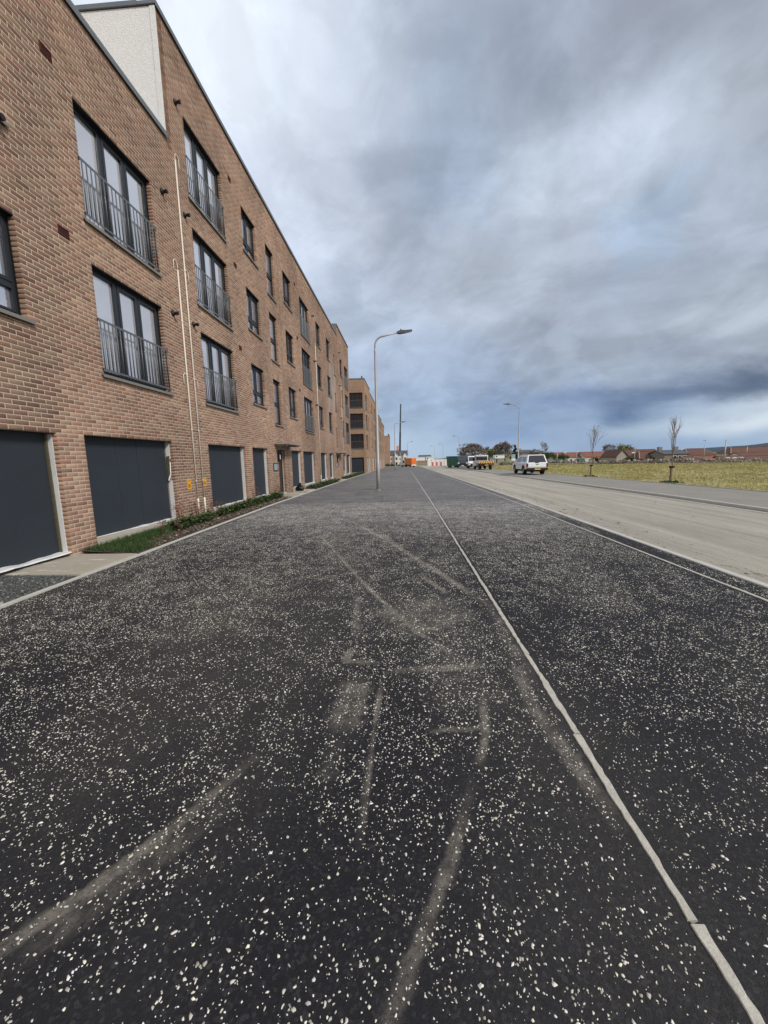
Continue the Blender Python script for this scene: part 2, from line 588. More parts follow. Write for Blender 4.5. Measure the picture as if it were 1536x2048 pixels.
# ------------------------------------------------------------------ ground surfaces
STREAKS = [  # polyline on the paving, half width, strength
    ([(-1.87, 8.16), (-0.97, 5.88), (-0.45, 4.58), (0.07, 3.45), (0.35, 3.03), (0.57, 2.89)], 0.030, 1.25),
    ([(-1.85, 0.45), (-1.38, 1.01), (-1.22, 1.19), (-1.0, 1.54), (-0.89, 1.78), (-0.84, 1.86)], 0.036, 0.8),
    ([(-1.30, 0.98), (-0.98, 1.40), (-0.80, 1.66)], 0.06, 0.28),
    ([(-0.25, 0.5), (-0.05, 0.93), (0.05, 1.13), (0.16, 1.35), (0.27, 1.63), (0.31, 1.74)], 0.030, 0.6),
    ([(0.37, 1.84), (0.45, 2.08), (0.50, 2.45)], 0.03, 0.6),
    ([(-0.19, 2.62), (-0.21, 2.01), (-0.21, 1.38)], 0.015, 0.7),
    ([(-0.47, 3.11), (-0.5, 2.88), (-0.2, 2.86)], 0.034, 0.8),
    ([(-0.14, 2.74), (0.62, 2.83)], 0.05, 0.8),
    ([(-0.36, 2.62), (-0.40, 2.05)], 0.12, 0.65),
    ([(-0.42, 2.0), (-0.42, 1.7)], 0.06, 0.3),
    ([(-1.31, 9.78), (-0.2, 7.09), (0.41, 5.42), (0.83, 4.22), (0.9, 3.8)], 0.055, 0.9),
    ([(-0.6, 8.4), (0.2, 6.0), (0.75, 4.6)], 0.05, 0.5),
    ([(0.19, 5.19), (0.51, 4.39)], 0.04, 0.7),
    ([(0.84, 2.9), (0.80, 2.3), (0.86, 1.92), (0.90, 1.55)], 0.055, 0.55),
    ([(0.90, 4.4), (0.90, 2.6)], 0.07, 0.4),
    ([(-0.61, 4.58), (-0.46, 3.25)], 0.05, 0.3),
    ([(0.13, 2.09), (0.45, 2.13)], 0.022, 0.6),
    ([(0.45, 3.5), (-0.10, 4.2)], 0.5, 0.5),
    ([(0.1, 3.2), (0.5, 2.2)], 0.3, 0.14),
    ([(-2.2, 9.5), (-0.6, 5.2)], 0.5, 0.16),
    ([(2.4, 4.4), (2.9, 4.5)], 0.02, 0.5),
    ([(2.2, 11.5), (2.9, 11.5)], 0.05, 0.6),
    ([(2.5, 6.5), (2.0, 3.8)], 0.5, 0.18),
    ([(-2.4, 5.0), (-1.9, 3.0)], 0.6, 0.12),
]


def dust_at(X, Y):
    d = np.zeros_like(X)
    rag = fbm(X * 14, Y * 14, 3, 3)
    fade = 0.55 + 0.75 * sm(fbm(X * 2.6, Y * 2.6, 15, 3), 0.30, 0.68)
    rag2 = sm(fbm(X * 38, Y * 38, 9, 2), 0.25, 0.75)
    for pl, w, s in STREAKS:
        best = np.full_like(X, 1e9)
        frac = np.zeros_like(X)
        seg = [math.hypot(b_[0] - a_[0], b_[1] - a_[1]) for a_, b_ in zip(pl[:-1], pl[1:])]
        tot = sum(seg); acc = 0.0
        for sg, ((x0, y0), (x1, y1)) in zip(seg, zip(pl[:-1], pl[1:])):
            dx, dy = x1 - x0, y1 - y0
            t = np.clip(((X - x0) * dx + (Y - y0) * dy) / (dx * dx + dy * dy), 0, 1)
            dd = np.hypot(X - x0 - t * dx, Y - y0 - t * dy)
            frac = np.where(dd < best, (acc + t * sg) / tot, frac)
            acc += sg
            best = np.minimum(best, dd)
        taper = 0.12 + 0.88 * sm(frac, -0.02, 0.16) * sm(1 - frac, -0.02, 0.22)
        prof = 1 - sm(best + 0.5 * w * (rag2 - 0.5), 0.55 * w, 1.15 * w)
        d = np.maximum(d, 1.3 * s * prof * (0.50 + 0.8 * rag2) * (0.25 + 1.2 * rag) * fade * taper)
    # broad traffic film, heavier far off and near the kerbs
    film = 0.17 * sm(fbm(X * 0.55, Y * 0.22, 21, 4), 0.42, 0.75)
    film = film + 0.20 * sm(Y, 6, 24) * (0.4 + fbm(X * 0.9, Y * 0.16, 31, 4))
    return np.clip(d + film * (0.6 + 0.6 * rag), 0, 1)


def asphalt_mat(name, base, dustc, speck_from, speck_thr):
    m = bpy.data.materials.new(name)
    m.use_nodes = True
    T = NT(m.node_tree)
    b = T.n('ShaderNodeBsdfPrincipled')
    o = T.n('ShaderNodeOutputMaterial')
    T.l(b.outputs[0], o.inputs[0])
    b.inputs['Roughness'].default_value = 0.85
    b.inputs['Specular IOR Level'].default_value = 0.25
    tc = T.n('ShaderNodeTexCoord')
    vec = tc.outputs['Object']
    grain = T.noise(vec, 170, 3, 0.7)
    med = T.noise(vec, 22, 4, 0.6)
    big = T.noise(vec, 0.9, 4, 0.55)
    k = T.math('ADD', T.math('MULTIPLY', T.math('SUBTRACT', grain, 0.5), 0.9),
               T.math('ADD', T.math('MULTIPLY', T.math('SUBTRACT', med, 0.5), 0.5), T.math('MULTIPLY', T.math('SUBTRACT', big, 0.5), 0.5)))
    k = T.math('ADD', k, 1.0)
    sc = T.n('ShaderNodeVectorMath', operation='SCALE')
    sc.inputs[0].default_value = base
    T.l(k, sc.inputs['Scale'])
    agg = T.n('ShaderNodeTexVoronoi', i_Scale=95.0)
    T.l(vec, agg.inputs['Vector'])
    ag = T.n('ShaderNodeSeparateColor')
    T.l(agg.outputs['Color'], ag.inputs[0])
    stone = T.math('MULTIPLY', T.math('POWER', ag.outputs[0], 5.0), 0.20)
    tar = T.mix(stone, sc.outputs[0], (0.13, 0.125, 0.12))
    at = T.n('ShaderNodeAttribute', attribute_name='tone')
    ds = T.math('MULTIPLY', at.outputs['Fac'], T.math('MULTIPLY', T.math('SUBTRACT', T.noise(vec, 75, 4, 0.75), 0.24), 3.6, clamp=True), clamp=True)
    c = T.mix(ds, tar, dustc)
    # beyond the modelled chippings the same white stones go on as flecks
    vo = T.n('ShaderNodeTexVoronoi', i_Scale=26.0, i_Randomness=1.0)
    T.l(vec, vo.inputs['Vector'])
    xyz = T.n('ShaderNodeSeparateXYZ')
    T.l(vec, xyz.inputs[0])
    mr = T.n('ShaderNodeMapRange')
    T.l(xyz.outputs[1], mr.inputs[0])
    mr.inputs[1].default_value = speck_from
    mr.inputs[2].default_value = speck_from + 5.0
    sz = T.n('ShaderNodeSeparateColor')
    T.l(vo.outputs['Color'], sz.inputs[0])
    rad = T.math('MULTIPLY', sz.outputs[0], speck_thr * 1.5)
    hit = T.math('LESS_THAN', vo.outputs['Distance'], rad)
    mps = T.n('ShaderNodeMapping')
    mps.inputs['Scale'].default_value = (0.5, 1.0, 1)
    T.l(vec, mps.inputs[0])
    drift = T.noise(mps.outputs[0], 1.6, 5, 0.62)
    thin = T.math('ADD', T.math('MULTIPLY', T.math('SUBTRACT', drift, 0.5), 0.55), 0.20, clamp=True)
    f = T.math('MULTIPLY', T.math('ADD', T.math('MULTIPLY', hit, 0.5), thin), mr.outputs[0], clamp=True)
    c = T.mix(f, c, (0.48, 0.465, 0.46))
    T.l(c, b.inputs['Base Color'])
    bp = T.n('ShaderNodeBump', i_Strength=1.0, i_Distance=0.004)
    T.l(T.math('ADD', grain, T.math('MULTIPLY', med, 1.4)), bp.inputs['Height'])
    T.l(bp.outputs[0], b.inputs['Normal'])
    return m


M['asphalt'] = asphalt_mat('chipped_asphalt', (0.0140, 0.0137, 0.0168), (0.185, 0.166, 0.138), 7.0, 0.34)
M['asphalt_fresh'] = asphalt_mat('fresh_asphalt', (0.013, 0.013, 0.0145), (0.10, 0.095, 0.085), 8.0, 0.28)


def sheet(name, xl, xr, ys, nx, material, z0=0.0, dust=True, dscale=1.0, rough=0.0, thick=True):
    ys = np.asarray(ys)
    s = np.linspace(0, 1, nx)
    XL = np.array([xl(y) if callable(xl) else xl for y in ys])
    XR = np.array([xr(y) if callable(xr) else xr for y in ys])
    X = XL[:, None] * (1 - s) + XR[:, None] * s
    Y = np.repeat(ys[:, None], nx, 1)
    Z = gz(Y) + z0
    if rough:
        Z = Z + rough * (fbm(X * 1.3, Y * 1.3, 5, 3) - 0.5)
    V = np.stack([X, Y, Z], -1).reshape(-1, 3)
    i = np.arange((len(ys) - 1) * nx).reshape(len(ys) - 1, nx)[:, :-1].ravel()
    Q = np.stack([i, i + 1, i + nx + 1, i + nx], 1)
    t = None
    if dust:
        d = dust_at(X, Y).ravel() * dscale
        t = np.stack([d, d, d], 1)
    return obj(name, fastmesh(name, V, Q, material, tone=t, smooth=True))


near = np.concatenate([np.arange(-12, 0.4, 0.8), np.arange(0.5, 5.0, 0.02), np.arange(5.0, 14, 0.05), np.arange(14, 40, 0.3), np.arange(40, 112, 1.5)])
XW = 0.97      # white flush edging between footway and cycle path
X2 = 3.84      # thin edging
X3 = 4.22      # road kerb, inner side
foot = kind(sheet('footway', lambda y: float(xkerb(y)), XW - 0.012, near, 300, M['asphalt'], rough=0.012), 'structure')
cyc = kind(sheet('cycle_path', XW + 0.012, X2, near, 120, M['asphalt'], rough=0.012, dscale=0.8), 'structure')
strip = kind(sheet('verge_strip', X2 + 0.04, X3, near[::2], 14, M['asphalt_fresh'], dscale=0.25), 'structure')


def road_mat():
    m = bpy.data.materials.new('dusty_road')
    m.use_nodes = True
    T = NT(m.node_tree)
    b = T.n('ShaderNodeBsdfPrincipled')
    o = T.n('ShaderNodeOutputMaterial')
    T.l(b.outputs[0], o.inputs[0])
    b.inputs['Roughness'].default_value = 0.9
    b.inputs['Specular IOR Level'].default_value = 0.2
    tc = T.n('ShaderNodeTexCoord')
    vec = tc.outputs['Object']
    mp = T.n('ShaderNodeMapping')
    mp.inputs['Scale'].default_value = (2.2, 0.07, 1)
    T.l(vec, mp.inputs[0])
    lanes = T.noise(mp.outputs[0], 1.0, 5, 0.6, 0.2)
    mp2 = T.n('ShaderNodeMapping')
    mp2.inputs['Scale'].default_value = (1.0, 0.35, 1)
    T.l(vec, mp2.inputs[0])
    blot = T.noise(mp2.outputs[0], 1.1, 6, 0.65)
    grain = T.noise(vec, 60, 4, 0.7)
    clod = T.noise(mp2.outputs[0], 7.0, 5, 0.7)
    c = T.ramp(lanes, [(0.30, (0.26, 0.237, 0.20)), (0.5, (0.35, 0.32, 0.268)), (0.70, (0.45, 0.41, 0.338))])
    c = T.mix(T.math('MULTIPLY', T.math('SUBTRACT', blot, 0.42), 2.2, clamp=True), c, (0.44, 0.40, 0.325))
    # clods of dried mud, thickest along the near kerb
    xyz = T.n('ShaderNodeSeparateXYZ')
    T.l(vec, xyz.inputs[0])
    edge = T.n('ShaderNodeMapRange')
    T.l(xyz.outputs[0], edge.inputs[0])
    edge.inputs[1].default_value = 4.3
    edge.inputs[2].default_value = 6.2
    edge.inputs[3].default_value = 0.575
    edge.inputs[4].default_value = 0.70
    cl = T.math('GREATER_THAN', clod, edge.outputs[0])
    c = T.mix(T.math('MULTIPLY', cl, 0.65), c, (0.085, 0.07, 0.055))
    k = T.math('ADD', T.math('MULTIPLY', T.math('SUBTRACT', grain, 0.5), 0.5), 1.0)
    sc = T.n('ShaderNodeVectorMath', operation='SCALE')
    T.l(c, sc.inputs[0])
    T.l(k, sc.inputs['Scale'])
    T.l(sc.outputs[0], b.inputs['Base Color'])
    bp = T.n('ShaderNodeBump', i_Strength=1.0, i_Distance=0.012)
    T.l(T.math('ADD', grain, T.math('MULTIPLY', clod, 3.0)), bp.inputs['Height'])
    T.l(bp.outputs[0], b.inputs['Normal'])
    return m


M['road'] = road_mat()
M['grey_asphalt'] = mat('old_asphalt', (0.25, 0.232, 0.202), 0.9, var=0.25, vscale=0.8, bump=0.004, bscale=90)
M['field'] = mat('field_soil', (0.33, 0.28, 0.125), 0.95, var=0.45, vscale=0.35, bump=0.05, bscale=3)
M['soil'] = mat('bed_soil', (0.085, 0.070, 0.054), 0.95, var=0.4, vscale=6, bump=0.02, bscale=25)
M['earth'] = mat('earth', (0.19, 0.17, 0.085), 0.95, var=0.35, vscale=0.06)
yr = np.concatenate([np.arange(-12, 60, 1.0), np.arange(60, 134, 3.0)])
road = kind(sheet('road', X3 + 0.125, 9.98, yr, 26, M['road'], z0=-0.10, dust=False), 'structure')
ffoot = kind(sheet('far_footway', 10.13, 14.05, yr[:-9], 14, M['grey_asphalt'], z0=0.0, dust=False), 'structure')
# the junction apron across the far end
ap = MB()
ap.poly([(-5.3, 112, gzf(112) - 0.004), (4.3, 112, gzf(112) - 0.004), (4.3, 134, gzf(134) - 0.104), (-12, 134, gzf(134) - 0.104)])
kind(ap.build('junction', M['road']), 'structure')


def terrain():
    xs = np.concatenate([-np.geomspace(6000, 20, 26), np.arange(-18, 15, 3.0), np.geomspace(15, 6000, 46)])
    ys = np.concatenate([-np.geomspace(3000, 14, 14), np.arange(-12, 150, 4.0), np.geomspace(154, 7000, 34)])
    X, Y = np.meshgrid(xs, ys)
    Z = gz(np.minimum(Y, 140)) - 0.16
    # ground drops beyond the field wall where the low houses stand
    wl = (Y - 82.4) + (X - 33.3) * 0.80
    Z = Z - 2.4 * sm(wl, 3, 26) * sm(X, 20, 32)
    Z = np.where(Y > 60, Z - 0.6 * sm(Y, 140, 400), Z)
    return X, Y, Z


X, Y, Z = terrain()
ny, nx = X.shape
i = np.arange((ny - 1) * nx).reshape(ny - 1, nx)[:, :-1].ravel()
kind(obj('ground', fastmesh('ground', np.stack([X, Y, Z], -1).reshape(-1, 3), np.stack([i, i + 1, i + nx + 1, i + nx], 1), M['earth'], smooth=True)), 'structure')
# field beside the far footway
fy = np.arange(-10, 92, 1.2)
fld = sheet('field', 14.12, lambda y: float(np.clip(33.3 + (82.4 - y) / 0.80, 14.6, 130)), fy, 40, M['field'], z0=-0.02, dust=False)
kind(fld, 'structure')
# distant hills
M['hill'] = mat('hill_haze_blue', (0.045, 0.065, 0.088), 1.0, var=0.3, vscale=0.004)  # blue of far-off haze put into the hill's base colour
M['wooded_hill'] = mat('wooded_rise', (0.12, 0.105, 0.06), 1.0, var=0.5, vscale=0.05)


def hill(name, x0, x1, y, hts, depth, material):
    n = 60
    xs = np.linspace(x0, x1, n)
    hh = np.interp(xs, np.linspace(x0, x1, len(hts)), hts)
    hh = hh * (0.92 + 0.16 * fbm(xs * 6 / abs(x1 - x0) * 3, xs * 0, 77, 4))
    rows = []
    for t in np.linspace(0, 1, 12):
        prof = math.sin(math.pi * t) ** 0.8 if 0 < t < 1 else 0
        rows.append(np.stack([xs, np.full(n, y + depth * t), hh * prof - 4], 1))
    V = np.concatenate(rows)
    i = np.arange(11 * n).reshape(11, n)[:, :-1].ravel()
    return kind(obj(name, fastmesh(name, V, np.stack([i, i + 1, i + n + 1, i + n], 1), material, smooth=True)), 'structure')


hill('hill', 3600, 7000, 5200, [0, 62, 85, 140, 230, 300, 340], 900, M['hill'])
hill('wooded_hill', 85, 560, 1100, [1, 9, 18, 24, 20, 16, 10, 4], 260, M['wooded_hill'])


# chippings: small flat white stones rolled into the asphalt
def chippings():
    n = 475000
    x = rng.uniform(-4.72, X3, n)
    y = 0.0 + 14.4 * rng.random(n) ** 0.85
    nb_ = 45000
    y[:nb_] = rng.uniform(-3.5, 0.0, nb_)
    dens = 0.40 + 0.85 * sm(fbm(x * 7, y * 7, 41, 3), 0.34, 0.66)
    dens *= 0.62 + 0.5 * sm(fbm(x * 0.9, y * 0.7, 43, 3), 0.25, 0.75)
    dens *= 1 - 0.6 * sm(y, 11, 14.3)
    st = (x > X2)
    dens = np.where(st, dens * 0.75, dens)
    keep = (rng.random(n) < dens) & (x > xkerb(y) + 0.02) & (np.abs(x - XW) > 0.05) & (np.abs(x - X2 - 0.02) > 0.05) & (x < X3 - 0.02)
    x = x[keep]; y = y[keep]
    n = len(x)
    sz = np.clip(rng.lognormal(math.log(0.0034), 0.42, n), 0.0014, 0.0085)
    # a few pairs and clusters
    k = 5
    ang = rng.uniform(0, 2 * math.pi, n)[:, None] + np.arange(k) * 2 * math.pi / k + rng.uniform(-0.45, 0.45, (n, k))
    el = rng.uniform(0.7, 1.5, n)[:, None]
    th = rng.uniform(0, math.pi, n)[:, None]
    rr = sz[:, None] * rng.uniform(0.7, 1.15, (n, k))
    ux = rr * np.cos(ang) * el; uy = rr * np.sin(ang) / el
    px = x[:, None] + ux * np.cos(th) - uy * np.sin(th)
    py = y[:, None] + ux * np.sin(th) + uy * np.cos(th)
    zb = (gz(y) + 0.006 * 0 + 0.012 * (fbm(x * 1.3, y * 1.3, 5, 3) - 0.5))
    rim = np.stack([px, py, np.repeat(zb[:, None] - 0.0015, k, 1)], -1)
    top = np.stack([x + rng.normal(0, 1, n) * sz * 0.2, y + rng.normal(0, 1, n) * sz * 0.2, zb + sz * 0.42], -1)
    inner = np.stack([x[:, None] + 0.72 * (px - x[:, None]), y[:, None] + 0.72 * (py - y[:, None]), np.repeat((zb + sz * 0.38)[:, None], k, 1)], -1)
    V = np.concatenate([rim, inner, top[:, None, :]], 1).reshape(-1, 3)
    base = (np.arange(n) * (2 * k + 1))[:, None]
    j = np.arange(k); j2 = (j + 1) % k
    t1 = np.stack([base + j, base + j2, base + k + j2], -1)
    t2 = np.stack([base + j, base + k + j2, base + k + j], -1)
    t3 = np.stack([base + k + j, base + k + j2, np.broadcast_to(base + 2 * k, (n, k))], -1)
    F = np.concatenate([t1, t2, t3], 1).reshape(-1, 3)
    tone = np.array([0.78, 0.75, 0.685])[None] * rng.uniform(0.40, 1.10, n)[:, None] * np.stack([np.ones(n), rng.uniform(0.95, 1.01, n), rng.uniform(0.82, 1.02, n)], 1)
    tone = np.repeat(tone, 2 * k + 1, 0)
    m = mat('white_chipping', (0.6, 0.6, 0.5), 0.75, var=0.08, vscale=60, attr='tone', spec=0.3)
    o = obj('stone_chippings', fastmesh('stone_chippings', V, None, m, tone=tone, tris=F))
    kind(o, 'stuff')
    tag(o, 'white stone chippings rolled into the dark asphalt', 'chippings')


chippings()


# ------------------------------------------------------------------ kerbs and edgings (separate units)
def kerb_unit_mesh(name, w, l, h, jitter, seed, material, cham=0.0):
    r = np.random.default_rng(seed)
    n = 27
    ys = np.linspace(0, l, n)
    b = MB()
    sl = np.convolve(r.normal(0, jitter * 1.6, n + 4), np.ones(5) / 5, 'valid'); sr = np.convolve(r.normal(0, jitter * 1.6, n + 4), np.ones(5) / 5, 'valid')
    xl = sl + r.normal(0, jitter * 0.45, n); xr = w + sr + r.normal(0, jitter * 0.45, n)
    zt = r.normal(0, jitter * 0.15, n)
    rows = []
    for k in range(n):
        rows.append([(xl[k], ys[k], -h), (xl[k], ys[k], zt[k] - cham), (xl[k] + cham, ys[k], zt[k]), (xr[k] - cham, ys[k], zt[k]), (xr[k], ys[k], zt[k] - cham), (xr[k], ys[k], -h)])
    for k in range(n - 1):
        for q in range(5):
            b.poly([rows[k][q], rows[k + 1][q], rows[k + 1][q + 1], rows[k][q + 1]])
    b.poly(rows[0]); b.poly(list(reversed(rows[-1])))
    return b.mesh(name, material)


def kerb_line(parent, fx, w, l, h, z, material, y0, y1, jitter, name, cham=0.0, ymax_units=46, gap=0.006):
    meshes = [kerb_unit_mesh(name, w, l - gap, h, jitter, s, material, cham) for s in range(6)]
    y = y0; k = 0
    while y < min(y1, ymax_units):
        o = obj(name, meshes[k % 6], parent)
        o.location = (fx(y) + random.gauss(0, jitter * 0.3), y, gzf(y) + z)
        o.rotation_euler = (math.atan(-0.006) if y > 15 else 0, 0, -math.atan((fx(y + l) - fx(y)) / l) + random.gauss(0, 0.002))
        y += l; k += 1
    if y < y1:
        b = MB()
        while y < y1:
            b.box((fx(y), y, gzf(y) + z - h), (fx(y) + w, y + l - 0.01, gzf(y) + z)); y += l
        kind(b.build(name, material, parent), 'stuff')


kerb_line(foot, lambda y: float(xkerb(y)) - 0.055, 0.055, 0.915, 0.15, 0.030, M['kerb'], -4.0, 100, 0.0022, 'edging_stone', 0.004)
kerb_line(cyc, lambda y: XW - 0.018, 0.036, 0.915, 0.12, 0.004, M['edge'], -3.4, 62, 0.0042, 'edging_stone', 0.003, gap=0.012)
kerb_line(strip, lambda y: X2 + 0.002, 0.042, 0.915, 0.12, 0.008, M['edge'], -3.6, 75, 0.0022, 'edging_stone', 0.003)
kerb_line(road, lambda y: X3 + 0.003, 0.12, 0.915, 0.25, 0.012, M['kerb'], -3.2, 75, 0.002, 'kerb_stone', 0.012)
kerb_line(ffoot, lambda y: 9.985, 0.14, 0.915, 0.25, 0.012, M['kerb'], 3.0, 100, 0.002, 'kerb_stone', 0.02)
kerb_line(ffoot, lambda y: 14.055, 0.05, 0.915, 0.2, 0.035, M['kerb'], 8.0, 100, 0.003, 'edging_stone', 0.006)
# pale channel blocks at the foot of the far kerb
kerb_line(road, lambda y: 9.80, 0.15, 0.6, 0.12, -0.088, M['kerb'], 4.0, 80, 0.003, 'channel_block', 0.004, ymax_units=40)

# ------------------------------------------------------------------ the strip along the building
XF = -5.85


def bed_z(y):
    return gzf(y) + 0.02


def strip_sheet(name, y0, y1, material, zk, zw, nx=8, ny=None, rough=0.02):
    ny = ny or max(3, int((y1 - y0) / 0.12))
    ys = np.linspace(y0, y1, ny)
    s = np.linspace(0, 1, nx)
    xk = xkerb(ys) - 0.056
    X = xk[:, None] * (1 - s) + (XF - 0.30) * s
    Y = np.repeat(ys[:, None], nx, 1)
    Z = gz(Y) + (zk * (1 - s) + zw * s)[None] + rough * (fbm(X * 5, Y * 5, 61, 3) - 0.5)
    V = np.stack([X, Y, Z], -1).reshape(-1, 3)
    i = np.arange((ny - 1) * nx).reshape(ny - 1, nx)[:, :-1].ravel()
    return kind(obj(name, fastmesh(name, V, np.stack([i + nx, i + nx + 1, i + 1, i], 1), material, smooth=True)), 'structure')


strip_sheet('gravel_bed', 4.12, 5.18, mat('gravel_base', (0.05, 0.052, 0.048), 0.95, var=0.5, vscale=12, bump=0.02, bscale=40), 0.015, 0.03)
strip_sheet('planting_bed', 6.48, 17.15, M['soil'], 0.02, 0.11)
strip_sheet('planting_bed', 21.6, 31.6, M['soil'], 0.02, 0.10)
strip_sheet('planting_bed', 34.6, 45.0, M['soil'], 0.02, 0.09)
strip_sheet('planting_bed', 45.0, 53.5, M['soil'], 0.02, 0.09)


def path(y0, y1, joints=(), zt=0.045):
    """concrete path slabs from the kerb to the wall"""
    ys = [y0, *joints, y1]
    root = None
    for a, b_ in zip(ys[:-1], ys[1:]):
        xk0, xk1 = float(xkerb(a)) - 0.058, float(xkerb(b_)) - 0.058
        mb = MB()
        z = gzf(a) + zt
        mb.prism([(xk0, a + 0.006), (xk1, b_ - 0.006), (XF - 0.28, b_ - 0.006), (XF - 0.28, a + 0.006)], 'z', z - 0.12, z)
        if root is None:
            root = kind(mb.build('concrete_path', M['path'], None, bevel=0.006), 'structure')
        else:
            mb.build('slab', M['path'], root, bevel=0.006)
    return root


def path_mat():
    m = mat('path_concrete', (0.40, 0.36, 0.29), 0.9, var=0.2, vscale=1.5, bump=0.003, bscale=50)
    T = m.node_tree
    # pale spilt mortar wiped over the slab
    b = [n for n in T.nodes if n.type == 'BSDF_PRINCIPLED'][0]
    src = b.inputs['Base Color'].links[0].from_socket
    tc = T.nodes.new('ShaderNodeTexCoord')
    mp = T.nodes.new('ShaderNodeMapping')
    mp.inputs['Scale'].default_value = (1.6, 4.0, 1)
    T.links.new(tc.outputs['Object'], mp.inputs[0])
    nz = T.nodes.new('ShaderNodeTexNoise')
    nz.inputs['Scale'].default_value = 1.6
    nz.inputs['Detail'].default_value = 8
    nz.inputs['Roughness'].default_value = 0.65
    T.links.new(mp.outputs[0], nz.inputs['Vector'])
    cr = T.nodes.new('ShaderNodeValToRGB')
    cr.color_ramp.elements[0].position = 0.56
    cr.color_ramp.elements[1].position = 0.64
    T.links.new(nz.outputs[0], cr.inputs[0])
    mx = T.nodes.new('ShaderNodeMix')
    mx.data_type = 'RGBA'
    T.links.new(cr.outputs[0], mx.inputs[0])
    T.links.new(src, mx.inputs[6])
    mx.inputs[7].default_value = (0.62, 0.59, 0.52, 1)
    T.links.new(mx.outputs[2], b.inputs['Base Color'])
    return m


M['path'] = path_mat()
path(2.0, 4.10, (3.2,))
path(5.20, 6.46, (5.98,))
path(17.2, 17.75)
path(18.1, 19.3, zt=0.06)
path(19.9, 21.55, zt=0.07)
path(31.7, 32.4)
path(32.8, 34.5, zt=0.06)


# ------------------------------------------------------------------ apartment building
CO = 0.075
HB = 0.1125


def q(y):
    return round(y / HB) * HB


def fr_(y0):
    return ('french', q(y0), q(y0) + 19 * HB)


OPEN = []     # (kind, y0, y1, z0, z1)
RZ = {'french': [(3.375, 5.4), (6.15, 8.175), (8.925, 10.95)],
      'small': [(3.9, 5.4), (6.675, 8.175), (9.45, 10.95)],
      'narrow': [(3.3, 5.325), (6.15, 8.175), (8.925, 10.95)],
      'stair': [(2.85, 4.425), (5.85, 7.35), (8.85, 10.5)]}


def cols(kd, y0, y1, floors=(0, 1, 2)):
    for f_ in floors:
        OPEN.append((kd, q(y0), q(y1), *RZ[kd][f_]))


cols('small', 0.60, 2.0, (0, 1))
cols('small', 4.60, 6.02, (0, 1))
cols('french', 7.50, 9.66, (0, 1))
cols('french', 11.45, 13.61)
cols('small', 15.14, 16.56)
cols('narrow', 17.71, 18.67)
cols('small', 19.98, 21.38)
cols('french', 23.02, 25.18)
cols('small', 27.08, 28.44)
cols('small', 30.58, 31.98)
cols('stair', 33.66, 34.2)
cols('small', 36.75, 38.1)
cols('french', 39.5, 41.75)
GARAGE = [(0.3, 2.8), (3.42, 6.34), (6.82, 9.60), (11.36, 14.08), (14.69, 16.45), (19.95, 21.83), (22.33, 25.1), (27.05, 29.1), (30.14, 31.85), (36.8, 38.9), (39.2, 41.9)]
for a, b_ in GARAGE:
    OPEN.append(('garage', q(a), q(b_), 0.0, 2.175))
OPEN.append(('door', q(17.75), q(18.75), 0.0, 2.175))
OPEN.append(('door', q(33.5), q(34.5), 0.0, 2.025))
YB0, YB1 = -6.075, q(42.6)
YLOW = q(10.6)
YHI = q(35.5)


def top_at(y):
    return 9.75 if y < YLOW else (12.6 if y < YHI else 13.5)


BLD = thing('apartment_building', 'long brown brick apartment block with boarded ground floor, filling the left edge', 'building', (0, 0, 0),
            group='brick apartment blocks along the street')

# mortar backing with holes for the openings
E = 0.004
wall = MB()
ysb = sorted({YB0, YB1, YLOW, YHI} | {round(o[1] - E, 4) for o in OPEN} | {round(o[2] + E, 4) for o in OPEN})
zsb = sorted({-0.6, 9.75, 12.6, 13.5} | {round(max(o[3] - E, -0.6), 4) for o in OPEN} | {round(o[4] + E, 4) for o in OPEN})


def is_open(y, z):
    for k_, a, b_, c, d in OPEN:
        if a - E < y < b_ + E and c - E < z < d + E:
            return True
    return False


XM = XF - 0.003
for ya, yb in zip(ysb[:-1], ysb[1:]):
    ym = (ya + yb) / 2
    for za, zb in zip(zsb[:-1], zsb[1:]):
        zm = (za + zb) / 2
        if zm > top_at(ym) or is_open(ym, zm):
            continue
        wall.poly([(XM, ya, za), (XM, yb, za), (XM, yb, zb), (XM, ya, zb)])
for k_, a, b_, c, d in OPEN:
    a -= E; b_ += E; c -= E; d += E
    x1 = XF - 0.33
    wall.poly([(XM, a, c), (XM, a, d), (x1, a, d), (x1, a, c)])
    wall.poly([(XM, b_, c), (x1, b_, c), (x1, b_, d), (XM, b_, d)])
    wall.poly([(XM, a, d), (XM, b_, d), (x1, b_, d), (x1, a, d)])
    wall.poly([(XM, a, c), (x1, a, c), (x1, b_, c), (XM, b_, c)])
wall.build('wall', M['mortar'], BLD, fix=False)
# the rest of the block's volume: roofs, rear and ends
body = MB()
XB = XF - 11.0
body.poly([(XF - 0.35, YB0, 9.45), (XF - 0.35, YLOW, 9.45), (XB, YLOW, 9.45), (XB, YB0, 9.45)])
body.poly([(XF - 0.35, YLOW, 12.35), (XF - 0.35, YB1, 12.35), (XB, YB1, 12.35), (XB, YLOW, 12.35)])
body.poly([(XB, YB0, -0.5), (XB, YLOW, -0.5), (XB, YLOW, 9.75), (XB, YB0, 9.75)])
body.poly([(XB, YLOW, -0.5), (XB, YB1, -0.5), (XB, YB1, 12.6), (XB, YLOW, 12.6)])
body.poly([(XM, YB0, -0.5), (XB, YB0, -0.5), (XB, YB0, 9.75), (XM, YB0, 9.75)])
body.poly([(XM, YB1, -0.5), (XB, YB1, -0.5), (XB, YB1, 12.6), (XM, YB1, 12.6)])
